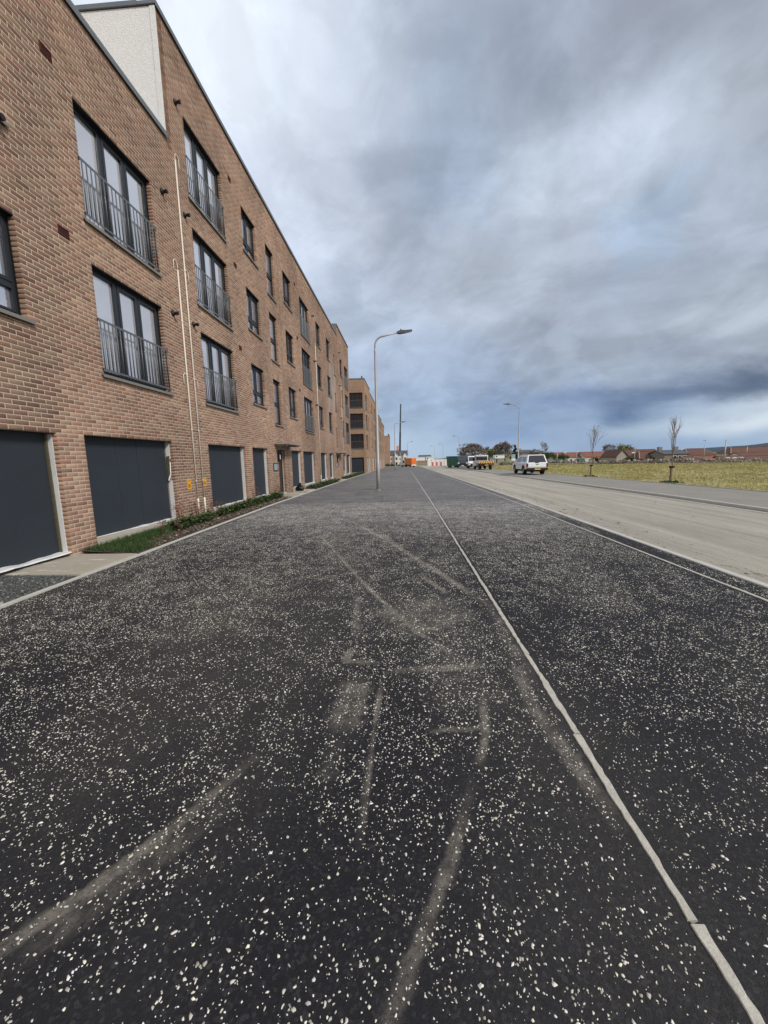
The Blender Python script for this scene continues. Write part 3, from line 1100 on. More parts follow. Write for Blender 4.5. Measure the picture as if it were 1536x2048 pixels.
# inner face of the parapets
for ya, yb, zt, zr in ((YB0, YLOW, 9.75, 9.45), (YLOW, YHI, 12.6, 12.35)):
    body.poly([(XF - 0.35, ya, zr), (XF - 0.35, yb, zr), (XF - 0.35, yb, zt), (XF - 0.35, ya, zt)])
body.build('rear_wall', M['bricksimple'], BLD)
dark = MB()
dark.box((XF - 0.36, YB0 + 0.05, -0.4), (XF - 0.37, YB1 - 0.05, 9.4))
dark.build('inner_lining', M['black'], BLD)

# rendered return wall where the block steps up a storey
rw = MB()
rw.box((XF - 0.003, YLOW - 0.02, 9.55), (XB, YLOW + 0.2, 12.585))
rw.build('rendered_wall', M['harl_wall'] if 'harl_wall' in M else M['harl'], BLD)
rb = MB()
rb.box((XF + 0.004, YLOW - 0.034, 9.83), (XF - 0.13, YLOW - 0.0205, 12.585))
rb.build('corner_bead', M['harl_wall'], BLD)
# tall end bay with a grey clad side
hb = MB()
hb.box((XF - 0.012, YHI + 0.003, 12.3), (XF - 4.0, YHI + 0.15, 13.49))
hb.build('clad_side', M['coping'], BLD)
hb = MB()
hb.poly([(XF - 0.3, YHI + 0.1, 13.3), (XF - 0.3, YB1, 13.3), (XF - 4, YB1, 13.3), (XF - 4, YHI + 0.1, 13.3)])
hb.poly([(XF - 4, YHI + 0.1, 12.3), (XF - 4, YB1, 12.3), (XF - 4, YB1, 13.5), (XF - 4, YHI + 0.1, 13.5)])
hb.poly([(XF - 0.01, YB1, 12.6), (XF - 4, YB1, 12.6), (XF - 4, YB1, 13.5), (XF - 0.01, YB1, 13.5)])
hb.build('end_bay_wall', M['bricksimple'], BLD)
# copings
for ya, yb, z in ((YB0 - 0.03, YLOW - 0.036, 9.752), (YLOW - 0.06, YHI + 0.0, 12.602), (YHI + 0.0, YB1 + 0.05, 13.502)):
    cp = MB()
    cp.box((XF + 0.055, ya, z), (XF - 0.42, yb, z + 0.075))
    cp.box((XF + 0.056, ya, z - 0.05), (XF + 0.040, yb, z - 0.001))
    cp.build('coping', M['coping'], BLD, bevel=0.004)
cp = MB()
cp.box((XF - 0.421, YLOW - 0.06, 12.60), (XB, YLOW + 0.25, 12.70))
cp.build('coping', M['coping'], BLD, bevel=0.004)

# bricks -----------------------------------------------------------
TONES = [(0.205, 0.129, 0.090), (0.240, 0.156, 0.108), (0.218, 0.138, 0.097), (0.262, 0.174, 0.121), (0.182, 0.112, 0.080),
         (0.222, 0.150, 0.104), (0.246, 0.143, 0.101), (0.158, 0.097, 0.074), (0.280, 0.193, 0.134), (0.208, 0.117, 0.084)]
TW = np.array([1.1, 1.3, 1.3, 0.9, 0.8, 1.0, 0.9, 0.45, 0.5, 0.6]); TW = TW / TW.sum()


def lay_bricks():
    segs = []      # y0,y1,z0,z1
    nC = int(round(13.5 / CO))
    for k in range(-2, nC):
        z0 = k * CO + 0.006; z1 = (k + 1) * CO - 0.006
        zm = (k + 0.5) * CO
        spans = [(YB0, YB1)]
        lo = YB0 if zm < 9.75 else (YLOW if zm < 12.6 else YHI)
        blocks = sorted([(o[1], o[2]) for o in OPEN if o[3] - 0.001 < zm < o[4] + 0.001])
        cur = lo
        free = []
        for a, b_ in blocks:
            if b_ <= cur:
                continue
            if a > cur:
                free.append((cur, a))
            cur = max(cur, b_)
        if cur < YB1:
            free.append((cur, YB1))
        off = 0.0 if k % 2 == 0 else HB
        for a, b_ in free:
            g = math.floor((a - off) / 0.225) * 0.225 + off
            while g < b_ - 1e-6:
                u0 = max(a, g); u1 = min(b_, g + 0.225)
                if u1 - u0 > 0.03:
                    e0 = 0.0 if abs(u0 - a) < 1e-6 else 0.006
                    e1 = 0.0 if abs(u1 - b_) < 1e-6 else 0.006
                    segs.append((u0 + e0, u1 - e1, z0, z1))
                g += 0.225
    return np.array(segs)


S = lay_bricks()
nb = len(S)
ymid = (S[:, 0] + S[:, 1]) / 2; zmid = (S[:, 2] + S[:, 3]) / 2
# which bricks show largest
def project(P):
    c = (P - np.array([0, 0, H])) @ CAMR
    return 768 + 769 * c[:, 0] / c[:, 2], 1024 + 769 * c[:, 1] / c[:, 2], c[:, 2]


def area():
    pts = []
    for yy, zz in ((0, 2), (1, 2), (1, 3), (0, 3)):
        P = np.stack([np.full(nb, XF), S[:, yy], S[:, zz]], 1)
        pts.append(project(P))
    ax = 0
    inside = np.ones(nb, bool)
    for k in range(4):
        x0, y0, d0 = pts[k]; x1, y1, d1 = pts[(k + 1) % 4]
        ax = ax + x0 * y1 - x1 * y0
        inside &= (x0 > 0) & (x0 < 1536) & (y0 > 0) & (y0 < 2048) & (d0 > 0.1)
    return np.abs(ax) / 2 * inside


A = area()
full = (np.abs((S[:, 1] - S[:, 0]) - 0.213) < 1e-3)
pick = np.argsort(-A * full)[:300]
single = np.zeros(nb, bool); single[pick] = True
tone_i = rng.choice(len(TONES), nb, p=TW)
# long streaks of paler or darker packs
pack = fbm(ymid * 0.6, zmid * 0.55, 91, 4)
shift = 1.0 + 1.0 * (pack - 0.5)
TA = np.array(TONES) * np.array([1.23, 1.20, 1.19])
tone = TA[tone_i] * shift[:, None] * rng.uniform(0.90, 1.10, nb)[:, None]
# a patch of salt bloom on the far bays
eff = sm(fbm(ymid * 1.1, zmid * 0.45, 17, 4), 0.46, 0.62) * sm(ymid, 29.5, 31.5) * (1 - sm(ymid, 33.5, 35.5)) * sm(zmid, 2.6, 4.0) * (1 - sm(zmid, 9.0, 10.3))
tone = tone * (1 - 0.75 * eff[:, None]) + np.array([0.36, 0.32, 0.30]) * 0.75 * eff[:, None]


def brick_verts(y0, y1, z0, z1, pr, D=0.105):
    c = 0.0025
    x = XF + pr
    return np.stack([
        np.stack([x - c, y0, z0], -1), np.stack([x - c, y1, z0], -1), np.stack([x - c, y1, z1], -1), np.stack([x - c, y0, z1], -1),
        np.stack([x, y0 + c, z0 + c], -1), np.stack([x, y1 - c, z0 + c], -1), np.stack([x, y1 - c, z1 - c], -1), np.stack([x, y0 + c, z1 - c], -1),
        np.stack([np.full_like(x, XF - D), y0, z0], -1), np.stack([np.full_like(x, XF - D), y1, z0], -1), np.stack([np.full_like(x, XF - D), y1, z1], -1), np.stack([np.full_like(x, XF - D), y0, z1], -1)], 1)


BQ = np.array([[4, 5, 6, 7], [0, 1, 5, 4], [1, 2, 6, 5], [2, 3, 7, 6], [3, 0, 4, 7], [8, 9, 1, 0], [9, 10, 2, 1], [10, 11, 3, 2], [11, 8, 0, 3]])
ms = ~single
pr = rng.uniform(-0.0015, 0.0015, nb)
V = brick_verts(S[ms, 0], S[ms, 1], S[ms, 2], S[ms, 3], pr[ms]).reshape(-1, 3)
n = int(ms.sum())
Fq = (np.arange(n) * 12)[:, None, None] + BQ[None]
o = obj('brickwork', fastmesh('brickwork', V, Fq.reshape(-1, 4), M['brick'], tone=np.repeat(tone[ms], 12, 0)), BLD)
kind(o, 'stuff')
bm_var = []
for k, t in enumerate(TONES):
    z = np.zeros(1)
    vv = brick_verts(z - 0.1065, z + 0.1065, z - 0.0315, z + 0.0315, z)[0]
    vv[:, 0] -= XF
    bm_var.append(fastmesh('brick', vv, BQ, M['brick'], tone=np.repeat(np.array([t]), 12, 0)))
for k in pick:
    o = obj('brick', bm_var[tone_i[k]], BLD)
    o.location = (XF + pr[k], ymid[k], zmid[k])


# windows ----------------------------------------------------------
def ring(mb, y0, y1, z0, z1, w, xa, xb):
    mb.box((xa, y0, z0), (xb, y0 + w, z1))
    mb.box((xa, y1 - w, z0), (xb, y1, z1))
    mb.box((xa, y0 + w, z0), (xb, y1 - w, z0 + w))
    mb.box((xa, y0 + w, z1 - w), (xb, y1 - w, z1))


def window_proto(kd, w, h, glass, balusters=True):
    """window built about its own lower corner: y 0..w, z 0..h, wall face at x=0"""
    fr = MB()
    xa, xb = -0.125, -0.195
    panes = []
    F = 0.055
    g = 0.004
    ring(fr, g, w - g, 0.03, h - g, F, xa, xb)
    def leaf(a, b_, c, d, t=0.048):
        ring(fr, a, b_, c, d, t, xa + 0.012, xb + 0.012)
        panes.append((a + t - 0.004, b_ - t + 0.004, c + t - 0.004, d - t + 0.004))
    y0, y1, z0, z1 = g + F, w - g - F, 0.03 + F, h - g - F
    if kd == 'french':
        m1 = y0 + (y1 - y0) * 0.335; m2 = y0 + (y1 - y0) * 0.665
        fr.box((xa, m1 - 0.045, z0), (xb, m1 + 0.045, z1))
        fr.box((xa + 0.004, m2 - 0.02, z0), (xb, m2 + 0.02, z1))
        leaf(y0, m1 - 0.045, z0, z1, 0.03)
        leaf(m1 + 0.045, m2 - 0.02, z0, z1, 0.062)
        leaf(m2 + 0.02, y1, z0, z1, 0.062)
    elif kd == 'small':
        mz = z0 + (z1 - z0) * 0.30; my = (y0 + y1) / 2
        fr.box((xa, y0, mz - 0.035), (xb, y1, mz + 0.035))
        fr.box((xa + 0.003, my - 0.035, z0), (xb, my + 0.035, mz - 0.035))
        fr.box((xa + 0.003, my - 0.035, mz + 0.035), (xb, my + 0.035, z1))
        for a, b_ in ((y0, my - 0.035), (my + 0.035, y1)):
            leaf(a, b_, z0, mz - 0.035, 0.03)
            leaf(a, b_, mz + 0.035, z1, 0.05)
    else:
        mz = z0 + (z1 - z0) * (0.47 if kd == 'narrow' else 0.5)
        fr.box((xa, y0, mz - 0.04), (xb, y1, mz + 0.04))
        leaf(y0, y1, z0, mz - 0.04, 0.03)
        leaf(y0, y1, mz + 0.04, z1, 0.05)
    win = bpy.data.objects.new('window', fr.mesh('window', M['frame']))
    COL.objects.link(win)
    for a, b_, c, d in panes:
        p = MB()
        p.box((xb + 0.035, a, c), (xb + 0.020, b_, d))
        p.build('pane', glass, win)
    s = MB()
    ln = MB()
    ring(ln, 0.001, w - 0.001, 0.002, h - 0.001, 0.014, -0.102, -0.30)
    ln.box((-0.100, 0.015, h - 0.05), (-0.20, w - 0.015, h - 0.0155))
    ln.box((-0.012, 0.001, h - 0.012), (-0.1015, w - 0.001, h - 0.001))  # black head strips put the soffit's shade into the lining's colour
    ln.build('reveal_lining_shade', M['black'], win)
    s.prism([(-0.18, 0.03), (0.055, 0.0), (0.055, -0.055), (0.040, -0.055), (0.040, -0.02), (-0.0, -0.02), (-0.18, -0.02)], 'y', -0.075, w + 0.075)
    # profile above is (x, z)
    s.build('sill', M['sill'], win)
    return win


def railing(w, h0, h1, parent, many):
    r = MB()
    x = 0.022
    r.box((x - 0.006, -0.03, h1 - 0.012), (x + 0.006, w + 0.03, h1 + 0.03))
    r.box((x - 0.006, -0.03, h0 - 0.02), (x + 0.006, w + 0.03, h0 + 0.02))
    for yy in (-0.03, w + 0.012):
        for zz in (h0, h1):
            r.box((-0.01, yy, zz - 0.025), (x + 0.012, yy + 0.018, zz + 0.025))
    n_ = 21
    if not many:
        for k in range(n_):
            yy = 0.02 + (w - 0.04) * k / (n_ - 1)
            r.tube([(x, yy, h0), (x, yy, h1)], 0.009, 6, False)
    o = r.build('balcony_railing', M['rail'], parent)
    if many:
        bmh = MB().tube([(0, 0, 0), (0, 0, h1 - h0 - 0.02)], 0.0115, 8, True).mesh('baluster', M['rail'], smooth=True)
        for k in range(n_):
            yy = 0.02 + (w - 0.04) * k / (n_ - 1)
            b = obj('baluster', bmh, o)
            b.location = (x, yy, h0 + 0.01)
    return o


PROTO = {}


def place_window(kd, y0, y1, z0, z1, parent, X=XF):
    w = round(y1 - y0, 4); h = round(z1 - z0, 4)
    far = y0 > 24
    v_ = random.choice((0, 0, 1, 2)) if y0 > 16 else (1 if kd == 'french' else 0)
    key = (kd, w, h, far, v_)
    if key not in PROTO:
        PROTO[key] = window_proto(kd, w, h, (M['glass'], M['glasspale'], M['glassdark'])[v_])
        o = PROTO[key]
        o.parent = parent
    else:
        o = copy_tree(PROTO[key], parent)
    o.location = (X, y0, z0)
    return o


nfr = 0
for kd, y0, y1, z0, z1 in OPEN:
    if kd in RZ:
        w_ = place_window(kd, y0, y1, z0, z1, BLD)
        if kd == 'french':
            rl = railing(y1 - y0, 0.10, 1.02, BLD, y0 < 14)
            rl.location = (XF, y0, z0)

# boarded openings ---------------------------------------------------
for gi, (a, b_) in enumerate(GARAGE):
    a, b_ = q(a), q(b_)
    n_ = max(1, round((b_ - a) / 1.2))
    if b_ - a < 2.0:
        n_ = 1
    cuts = [a + 0.004] + [a + (b_ - a) * k / n_ + random.uniform(-0.08, 0.08) for k in range(1, n_)] + [b_ - 0.05]
    if gi == 2:
        cuts = [a + 0.004, a + 0.98, a + 1.62, b_ - 0.05]
    zt = 0.225 if gi != 1 else 0.10
    for u0, u1 in zip(cuts[:-1], cuts[1:]):
        pb = MB()
        dx = random.uniform(0, 0.004)
        pb.box((XF - 0.19 + dx, u0 + 0.0035, zt), (XF - 0.21, u1 - 0.0035, 2.174))
        pb.build('board_panel', M['panel'], BLD, bevel=0.003)
    st = MB()
    n_s = 14
    for k in range(n_s):
        za = zt + (2.15 - zt) * k / n_s; zb = zt + (2.15 - zt) * (k + 1) / n_s
        if gi == 2 and 1.20 < (za + zb) / 2 < 1.80:
            if st.v:
                st.build('white_strip', M['white'], BLD)
                st = MB()
            continue
        j = random.uniform(-0.004, 0.004)
        st.box((XF - 0.085 + j, b_ - 0.014, za), (XF - 0.188, b_ + 0.003, zb))
    st.build('white_strip', M['white'], BLD)
    if gi in (1, 2):
        it = MB()
        if gi == 2:
            it.prism([(XF - 0.10, 1.82), (XF - 0.18, 1.80), (XF - 0.185, 1.18), (XF - 0.115, 1.22), (XF - 0.135, 1.5)], 'y', b_ - 0.03, b_ - 0.01)
        else:
            it.box((XF - 0.15, b_ - 0.06, 0.12), (XF - 0.186, b_ - 0.03, 2.15))
        it.build('torn_insulation', M['insul'], BLD)
        if gi == 2:
            fl = MB().tube([(XF - 0.085, b_ - 0.03, 1.66), (XF - 0.10, b_ - 0.035, 1.35), (XF - 0.15, b_ - 0.05, 1.19), (XF - 0.175, b_ - 0.08, 1.23)], [0.012, 0.016, 0.028, 0.012], 6)
            fl.build('torn_membrane', M['white'], BLD, smooth=True)
    th = MB()
    if gi != 1:
        th.box((XF - 0.005, a - 0.003, -0.3), (XF - 0.30, b_ + 0.003, 0.222))
        th.build('threshold', M['concrete'], BLD, bevel=0.008)
    # ragged membrane lapping the foot of the boards
    mm = MB()
    pts = []
    n_s = 26
    for k in range(n_s + 1):
        yy = a + (b_ - a) * k / n_s
        wv = 0.5 + 0.5 * math.sin(k * 1.1 + gi * 2) * math.sin(k * 0.37 + gi)
        amp = 1.0 if gi in (1, 6, 7) else (0.5 if k > n_s * 0.45 else 0.08)
        pts.append((yy, XF - 0.185, zt + 0.004 + 0.035 * amp * wv, XF - 0.16 + 0.15 * amp * (0.4 + wv * 0.6), zt - 0.002 + 0.028 * amp * wv + random.uniform(0, 0.006)))
    for p0, p1 in zip(pts[:-1], pts[1:]):
        mm.poly([(p0[1], p0[0], p0[2]), (p1[1], p1[0], p1[2]), (p1[3], p1[0], p1[4]), (p0[3], p0[0], p0[4])])
        mm.poly([(p0[3], p0[0], p0[4]), (p1[3], p1[0], p1[4]), (p1[3] + 0.012, p1[0], p1[4] - 0.02), (p0[3] + 0.012, p0[0], p0[4] - 0.02)])
    mm.build('membrane', M['white'], BLD)

# entrance doors ------------------------------------------------------
def entrance(y0, y1, zt, near_):
    d = MB()
    ring(d, y0 + 0.004, y1 - 0.004, 0.12, zt - 0.004, 0.06, XF - 0.16, XF - 0.23)
    d.box((XF - 0.18, y0 + 0.066, 0.18), (XF - 0.22, y1 - 0.066, zt - 0.07))
    door = d.build('door', M['frame'], BLD)
    p = MB()
    p.box((XF - 0.176, y0 + 0.2, 0.55), (XF - 0.181, y1 - 0.2, zt - 0.25))
    p.build('pane', M['glassdark'], door)
    h = MB().tube([(XF - 0.13, y0 + 0.13, 0.9), (XF - 0.13, y0 + 0.13, 1.45)], 0.016, 8)
    h.build('handle', M['galv'], door, smooth=True)
    t = MB()
    t.box((XF - 0.003, y0 - 0.003, -0.3), (XF - 0.26, y1 + 0.003, 0.118))
    t.build('threshold', M['concrete'], BLD, bevel=0.006)
    c = MB()
    c.box((XF - 0.02, y0 - 0.5, zt + 0.21), (XF + 0.60, y1 + 0.9, zt + 0.23))
    can = c.build('canopy', M['sill'], BLD, bevel=0.004)
    r_ = MB()
    for yy in (y0 - 0.3, y1 + 0.6):
        r_.tube([(XF, yy, zt + 0.62), (XF + 0.52, yy, zt + 0.24)], 0.010, 6)
        r_.box((XF - 0.005, yy - 0.03, zt + 0.15), (XF + 0.56, yy + 0.03, zt + 0.205))
    r_.build('bracket', M['galv'], can)
    li = MB()
    li.box((XF, y0 - 0.16, zt - 0.55), (XF + 0.11, y0 - 0.02, zt - 0.08))
    lo_ = li.build('wall_light', M['black'], BLD, bevel=0.01)
    ll = MB()
    ll.box((XF + 0.111, y0 - 0.13, zt - 0.45), (XF + 0.118, y0 - 0.05, zt - 0.25))
    ll.build('lamp_lens', M['sticker'], lo_)
    s = MB()
    s.box((XF, y0 - 0.78, zt - 0.98), (XF + 0.02, y0 - 0.20, zt - 0.62))
    so = s.build('name_sign', M['black'], BLD, bevel=0.003)
    s = MB()
    s.box((XF + 0.0195, y0 - 0.72, zt - 0.94), (XF + 0.0225, y0 - 0.26, zt - 0.66))
    s.build('sign_face', M['signface'], so)
    n_ = MB()
    for z_, h_ in ((zt - 0.75, 0.22), (zt - 1.02, 0.14), (zt - 1.22, 0.12)):
        n_.box((XF - 0.02, y0 - 0.001, z_ - h_), (XF - 0.10, y0 + 0.012, z_))
    n_.build('notice', M['sticker'], BLD)
    kb = MB()
    kb.box((XF - 0.02, y0 - 0.001, zt - 1.48), (XF - 0.12, y0 + 0.03, zt - 1.36))
    kb.build('door_entry_panel', M['black'], BLD)


M['signface'] = mat('sign_face', (0.30, 0.36, 0.40), 0.35, var=0.35, vscale=5)
entrance(q(17.75), q(18.75), 2.175, True)
entrance(q(33.5), q(34.5), 2.025, False)


# flues, air bricks, gas pipes, stickers -----------------------------
def flue(y, z):
    f_ = MB()
    f_.tube([(XF, y, z), (XF + 0.015, y, z)], 0.075, 14)
    f_.tube([(XF + 0.015, y, z), (XF + 0.02, y, z), (XF + 0.055, y, z), (XF + 0.10, y, z)], [0.055, 0.06, 0.035, 0.035], 12)
    f_.tube([(XF + 0.10, y, z), (XF + 0.112, y, z), (XF + 0.15, y, z)], [0.038, 0.048, 0.044], 12)
    f_.build('flue_terminal', M['black'], BLD, smooth=False)


for y, z in ((5.97, 6.62), (10.12, 8.24), (10.12, 5.42), (11.12, 10.98), (11.12, 8.28), (11.10, 5.47), (26.1, 10.9), (26.1, 8.1), (26.1, 5.3), (36.3, 11.3), (36.3, 8.4), (36.3, 5.5)):
    flue(y, z)
abm = MB()
ring(abm, -0.108, 0.108, -0.07, 0.07, 0.016, 0.012, -0.03)
abm.cur = 1
abm.box((0.003, -0.092, -0.054), (-0.02, 0.092, 0.054))
abm.cur = 0
for k in range(3):
    abm.box((0.0075, -0.0915, -0.03 + k * 0.03 - 0.004), (0.003, 0.0915, -0.03 + k * 0.03 + 0.004))
abme = abm.mesh('air_brick', [M['terracotta'], M['black']])
for y, z in ((7.06, 8.44), (6.97, 5.64), (14.3, 11.24), (14.3, 8.5), (14.25, 5.7), (22.2, 11.2), (22.2, 8.4), (22.2, 5.6)):
    o = obj('air_brick', abme, BLD)
    o.location = (XF + 0.004, y, z)


def gas_pipe(y, ztop, hooks, z0=0.08, slv=0.62):
    p = MB()
    x = XF + 0.03
    p.tube([(x, y, slv), (x, y, ztop)], 0.020, 8)
    p.tube([(x - 0.03, y - 0.05, ztop), (x + 0.005, y + 0.03, ztop)], 0.014, 6)
    for zc in np.arange(slv + 0.5, ztop, 1.4):
        p.box((XF, y - 0.022, zc), (x + 0.018, y + 0.022, zc + 0.025))
    po = p.build('gas_pipe', M['pipe'], BLD, smooth=True)
    s = MB().tube([(x, y, z0), (x, y, slv), (x, y, slv + 0.02)], [0.028, 0.028, 0.018], 10)
    s.build('pipe_sleeve', M['pipe_white'], po, smooth=True)
    for zh, sd in hooks:
        hk = MB()
        pts = [(x, y + 0.0, zh - 0.12)]
        for t in np.linspace(0, math.pi, 9):
            pts.append((x, y + sd * (0.085 - 0.085 * math.cos(t)), zh + 0.11 * math.sin(t)))
        pts += [(x, y + sd * 0.175, zh - 0.16), (XF, y + sd * 0.175, zh - 0.17)]
        hk.tube(pts, 0.011, 6)
        hk.build('pipe_branch', M['pipe'], po, smooth=True)
        wr = MB().tube([(XF, y + sd * 0.15, zh - 0.62), (XF + 0.05, y + sd * 0.16, zh - 0.60), (XF + 0.05, y + sd * 0.2, zh - 0.56)], 0.006, 5)
        wr.build('loose_wire', M['black'], po)


gas_pipe(10.83, 9.42, ((9.5, 1), (6.7, 1), (3.85, 1)))
gas_pipe(10.48, 6.6, ((6.72, -1), (3.9, -1)))
gas_pipe(26.6, 9.2, ((9.3, 1), (6.5, 1)))
gas_pipe(36.9, 8.6, ())


for yj, z0_, z1_ in ((19.24, 0.15, 12.58), (29.48, 0.15, 12.58), (YHI, 0.1, 12.6)):
    MB().box((XF - 0.02, yj - 0.008, z0_), (XF + 0.0035, yj + 0.008, z1_)).build('movement_joint', M['sealant'], BLD)


def sticker(y0, y1, z0, z1):
    s = MB()
    s.box((XF + 0.004, y0, z0), (XF + 0.006, y1, z1))
    so = s.build('warning_sign', M['yellow'], BLD)
    b = MB()
    cy, cz = (y0 + y1) / 2, z0 + (z1 - z0) * 0.36
    b.tube([(XF + 0.0055, cy, cz), (XF + 0.0072, cy, cz)], (y1 - y0) * 0.33, 14)
    b.tube([(XF + 0.0072, cy, cz), (XF + 0.0076, cy, cz)], (y1 - y0) * 0.22, 14)
    b.box((XF + 0.0055, y0 + 0.03, z1 - 0.055), (XF + 0.0072, y1 - 0.03, z1 - 0.03))
    b.build('sign_print', M['amber'], so)


M['amber'] = mat('amber_print', (0.42, 0.17, 0.02), 0.5, var=0.1)
sticker(10.06, 10.25, 0.92, 1.19)
sticker(10.89, 11.06, 0.95, 1.20)



def ray_at(px, py, Y):
    """world point seen along a measured bearing, at distance Y up the street"""
    d = CAMR @ np.array([px - 768, py - 1024, 769.0])
    t = Y / d[1]
    return float(d[0] * t), float(H + d[2] * t)


# ------------------------------------------------------------------ further brick blocks
def holed(mb, ub, vb, holes, fn, depth, nrm):
    us = sorted(set(ub) | {h[0] for h in holes} | {h[1] for h in holes})
    vs = sorted(set(vb) | {h[2] for h in holes} | {h[3] for h in holes})
    for a, b_ in zip(us[:-1], us[1:]):
        for c, d in zip(vs[:-1], vs[1:]):
            um, vm = (a + b_) / 2, (c + d) / 2
            if any(h[0] < um < h[1] and h[2] < vm < h[3] for h in holes):
                continue
            mb.poly([fn(a, c, 0), fn(b_, c, 0), fn(b_, d, 0), fn(a, d, 0)])
    for a, b_, c, d in holes:
        mb.poly([fn(a, c, 0), fn(a, d, 0), fn(a, d, depth), fn(a, c, depth)])
        mb.poly([fn(b_, c, 0), fn(b_, c, depth), fn(b_, d, depth), fn(b_, d, 0)])
        mb.poly([fn(a, d, 0), fn(b_, d, 0), fn(b_, d, depth), fn(a, d, depth)])
        mb.poly([fn(a, c, 0), fn(a, c, depth), fn(b_, c, depth), fn(b_, c, 0)])
        mb.poly([fn(a, c, depth + 0.2), fn(b_, c, depth + 0.2), fn(b_, d, depth + 0.2), fn(a, d, depth + 0.2)])


def brickwall_mat():
    m = bpy.data.materials.new('coursed_brick')
    m.use_nodes = True
    T = NT(m.node_tree)
    b = T.n('ShaderNodeBsdfPrincipled')
    o = T.n('ShaderNodeOutputMaterial')
    T.l(b.outputs[0], o.inputs[0])
    b.inputs['Roughness'].default_value = 0.9
    b.inputs['Specular IOR Level'].default_value = 0.15
    tc = T.n('ShaderNodeTexCoord')
    xyz = T.n('ShaderNodeSeparateXYZ')
    T.l(tc.outputs['Object'], xyz.inputs[0])
    cb = T.n('ShaderNodeCombineXYZ')
    T.l(T.math('ADD', xyz.outputs[0], xyz.outputs[1]), cb.inputs[0])
    T.l(xyz.outputs[2], cb.inputs[1])
    bt = T.n('ShaderNodeTexBrick', offset=0.5)
    T.l(cb.outputs[0], bt.inputs['Vector'])
    bt.inputs['Scale'].default_value = 1.0
    bt.inputs['Brick Width'].default_value = 0.225
    bt.inputs['Row Height'].default_value = 0.075
    bt.inputs['Mortar Size'].default_value = 0.006
    bt.inputs['Color1'].default_value = (0.34, 0.20, 0.125, 1)
    bt.inputs['Color2'].default_value = (0.24, 0.145, 0.095, 1)
    bt.inputs['Mortar'].default_value = (0.55, 0.43, 0.32, 1)
    nz = T.noise(tc.outputs['Object'], 0.6, 6, 0.65)
    nz2 = T.noise(cb.outputs[0], 3.0, 4, 0.7)
    k = T.math('ADD', T.math('MULTIPLY', T.math('SUBTRACT', nz, 0.5), 0.6), T.math('ADD', T.math('MULTIPLY', T.math('SUBTRACT', nz2, 0.5), 0.5), 1.0))
    sc = T.n('ShaderNodeVectorMath', operation='SCALE')
    T.l(bt.outputs[0], sc.inputs[0])
    T.l(k, sc.inputs['Scale'])
    T.l(sc.outputs[0], b.inputs['Base Color'])
    bp = T.n('ShaderNodeBump', i_Strength=0.6, i_Distance=0.004)
    T.l(bt.outputs['Fac'], bp.inputs['Height'])
    bp.invert = True
    T.l(bp.outputs[0], b.inputs['Normal'])
    return m


M['brickwall'] = brickwall_mat()


def block(X, Y0, Y1, zb, tops, fac, endw, label, depth=9.0, endx=None):
    """street block: face on plane x=X from Y0 to Y1, near end wall at Y0. tops: [(y_to, z_top)], heights above zb"""
    root = thing('apartment_building', label, 'building', (X, Y0, zb), group='brick apartment blocks along the street')
    mb = MB()
    L = Y1 - Y0
    y = 0.0
    for yt, zt in tops:
        hs = [(a, b_, c, d) for k_, a, b_, c, d in fac if a >= y - 1e-6 and b_ <= yt + 1e-6]
        holed(mb, (y, yt), (-0.6, zt), hs, lambda u, v, t: (-t, u, v), 0.20, 1)
        mb.poly([(0, yt, -0.6), (-depth, yt, -0.6), (-depth, yt, zt), (0, yt, zt)])
        if y > 0:
            mb.poly([(0, y, zt - 3), (-depth, y, zt - 3), (-depth, y, zt), (0, y, zt)])
        mb.poly([(-0.3, y, zt - 0.3), (-depth, y, zt - 0.3), (-depth, yt, zt - 0.3), (-0.3, yt, zt - 0.3)])
        y = yt
    zt = tops[0][1]
    holed(mb, (-depth, 0), (-0.6, zt), [(h[1], h[2], h[3], h[4]) for h in endw], lambda u, v, t: (u, t, v), 0.20, 1)
    mb.build('wall', M['brickwall'], root, fix=False)
    y = 0.0
    for yt, z in tops:
        c = MB()
        c.box((0.06, y - 0.06 if y == 0 else y, z + 0.002), (-0.4, yt + 0.03, z + 0.08))
        c.build('coping', M['coping'], root)
        y = yt
    c = MB()
    c.box((-0.402, -0.06, zt + 0.003), (-depth, 0.34, zt + 0.079))
    c.build('coping', M['coping'], root)
    for face, lst in (('f', fac), ('e', endw)):
        for kd, a, b_, c_, d in lst:
            if kd in ('garage', 'door'):
                p = MB()
                if face == 'f':
                    p.box((-0.15, a + 0.004, c_), (-0.17, b_ - 0.10, d - 0.004))
                    s = MB().box((-0.03, b_ - 0.012, c_), (-0.16, b_ - 0.002, d - 0.01))
                    if kd == 'garage':
                        s.build('white_strip', M['white'], root)
                else:
                    p.box((a + 0.004, 0.15, c_), (b_ - 0.004, 0.17, d - 0.004))
                p.build('board_panel' if kd == 'garage' else 'door', M['panel'], root)
                continue
            w = round(b_ - a, 3); h = round(d - c_, 3)
            key = (kd, w, h, 'far', face)
            if key not in PROTO:
                PROTO[key] = window_proto(kd, w, h, M['glassdark'] if face == 'e' else M['glass'])
                o = PROTO[key]
                o.parent = root
            else:
                o = copy_tree(PROTO[key], root)
            if face == 'f':
                o.location = (0, a, c_)
            else:
                o.location = (a, 0, c_)
                o.rotation_euler = (0, 0, -math.pi / 2)
            if kd == 'french':
                key = ('rail', w, face)
                if key not in PROTO:
                    PROTO[key] = railing(w, 0.10, 1.02, root, False)
                    r_ = PROTO[key]
                else:
                    r_ = copy_tree(PROTO[key], root)
                r_.location = o.location
                r_.rotation_euler = o.rotation_euler
    return root


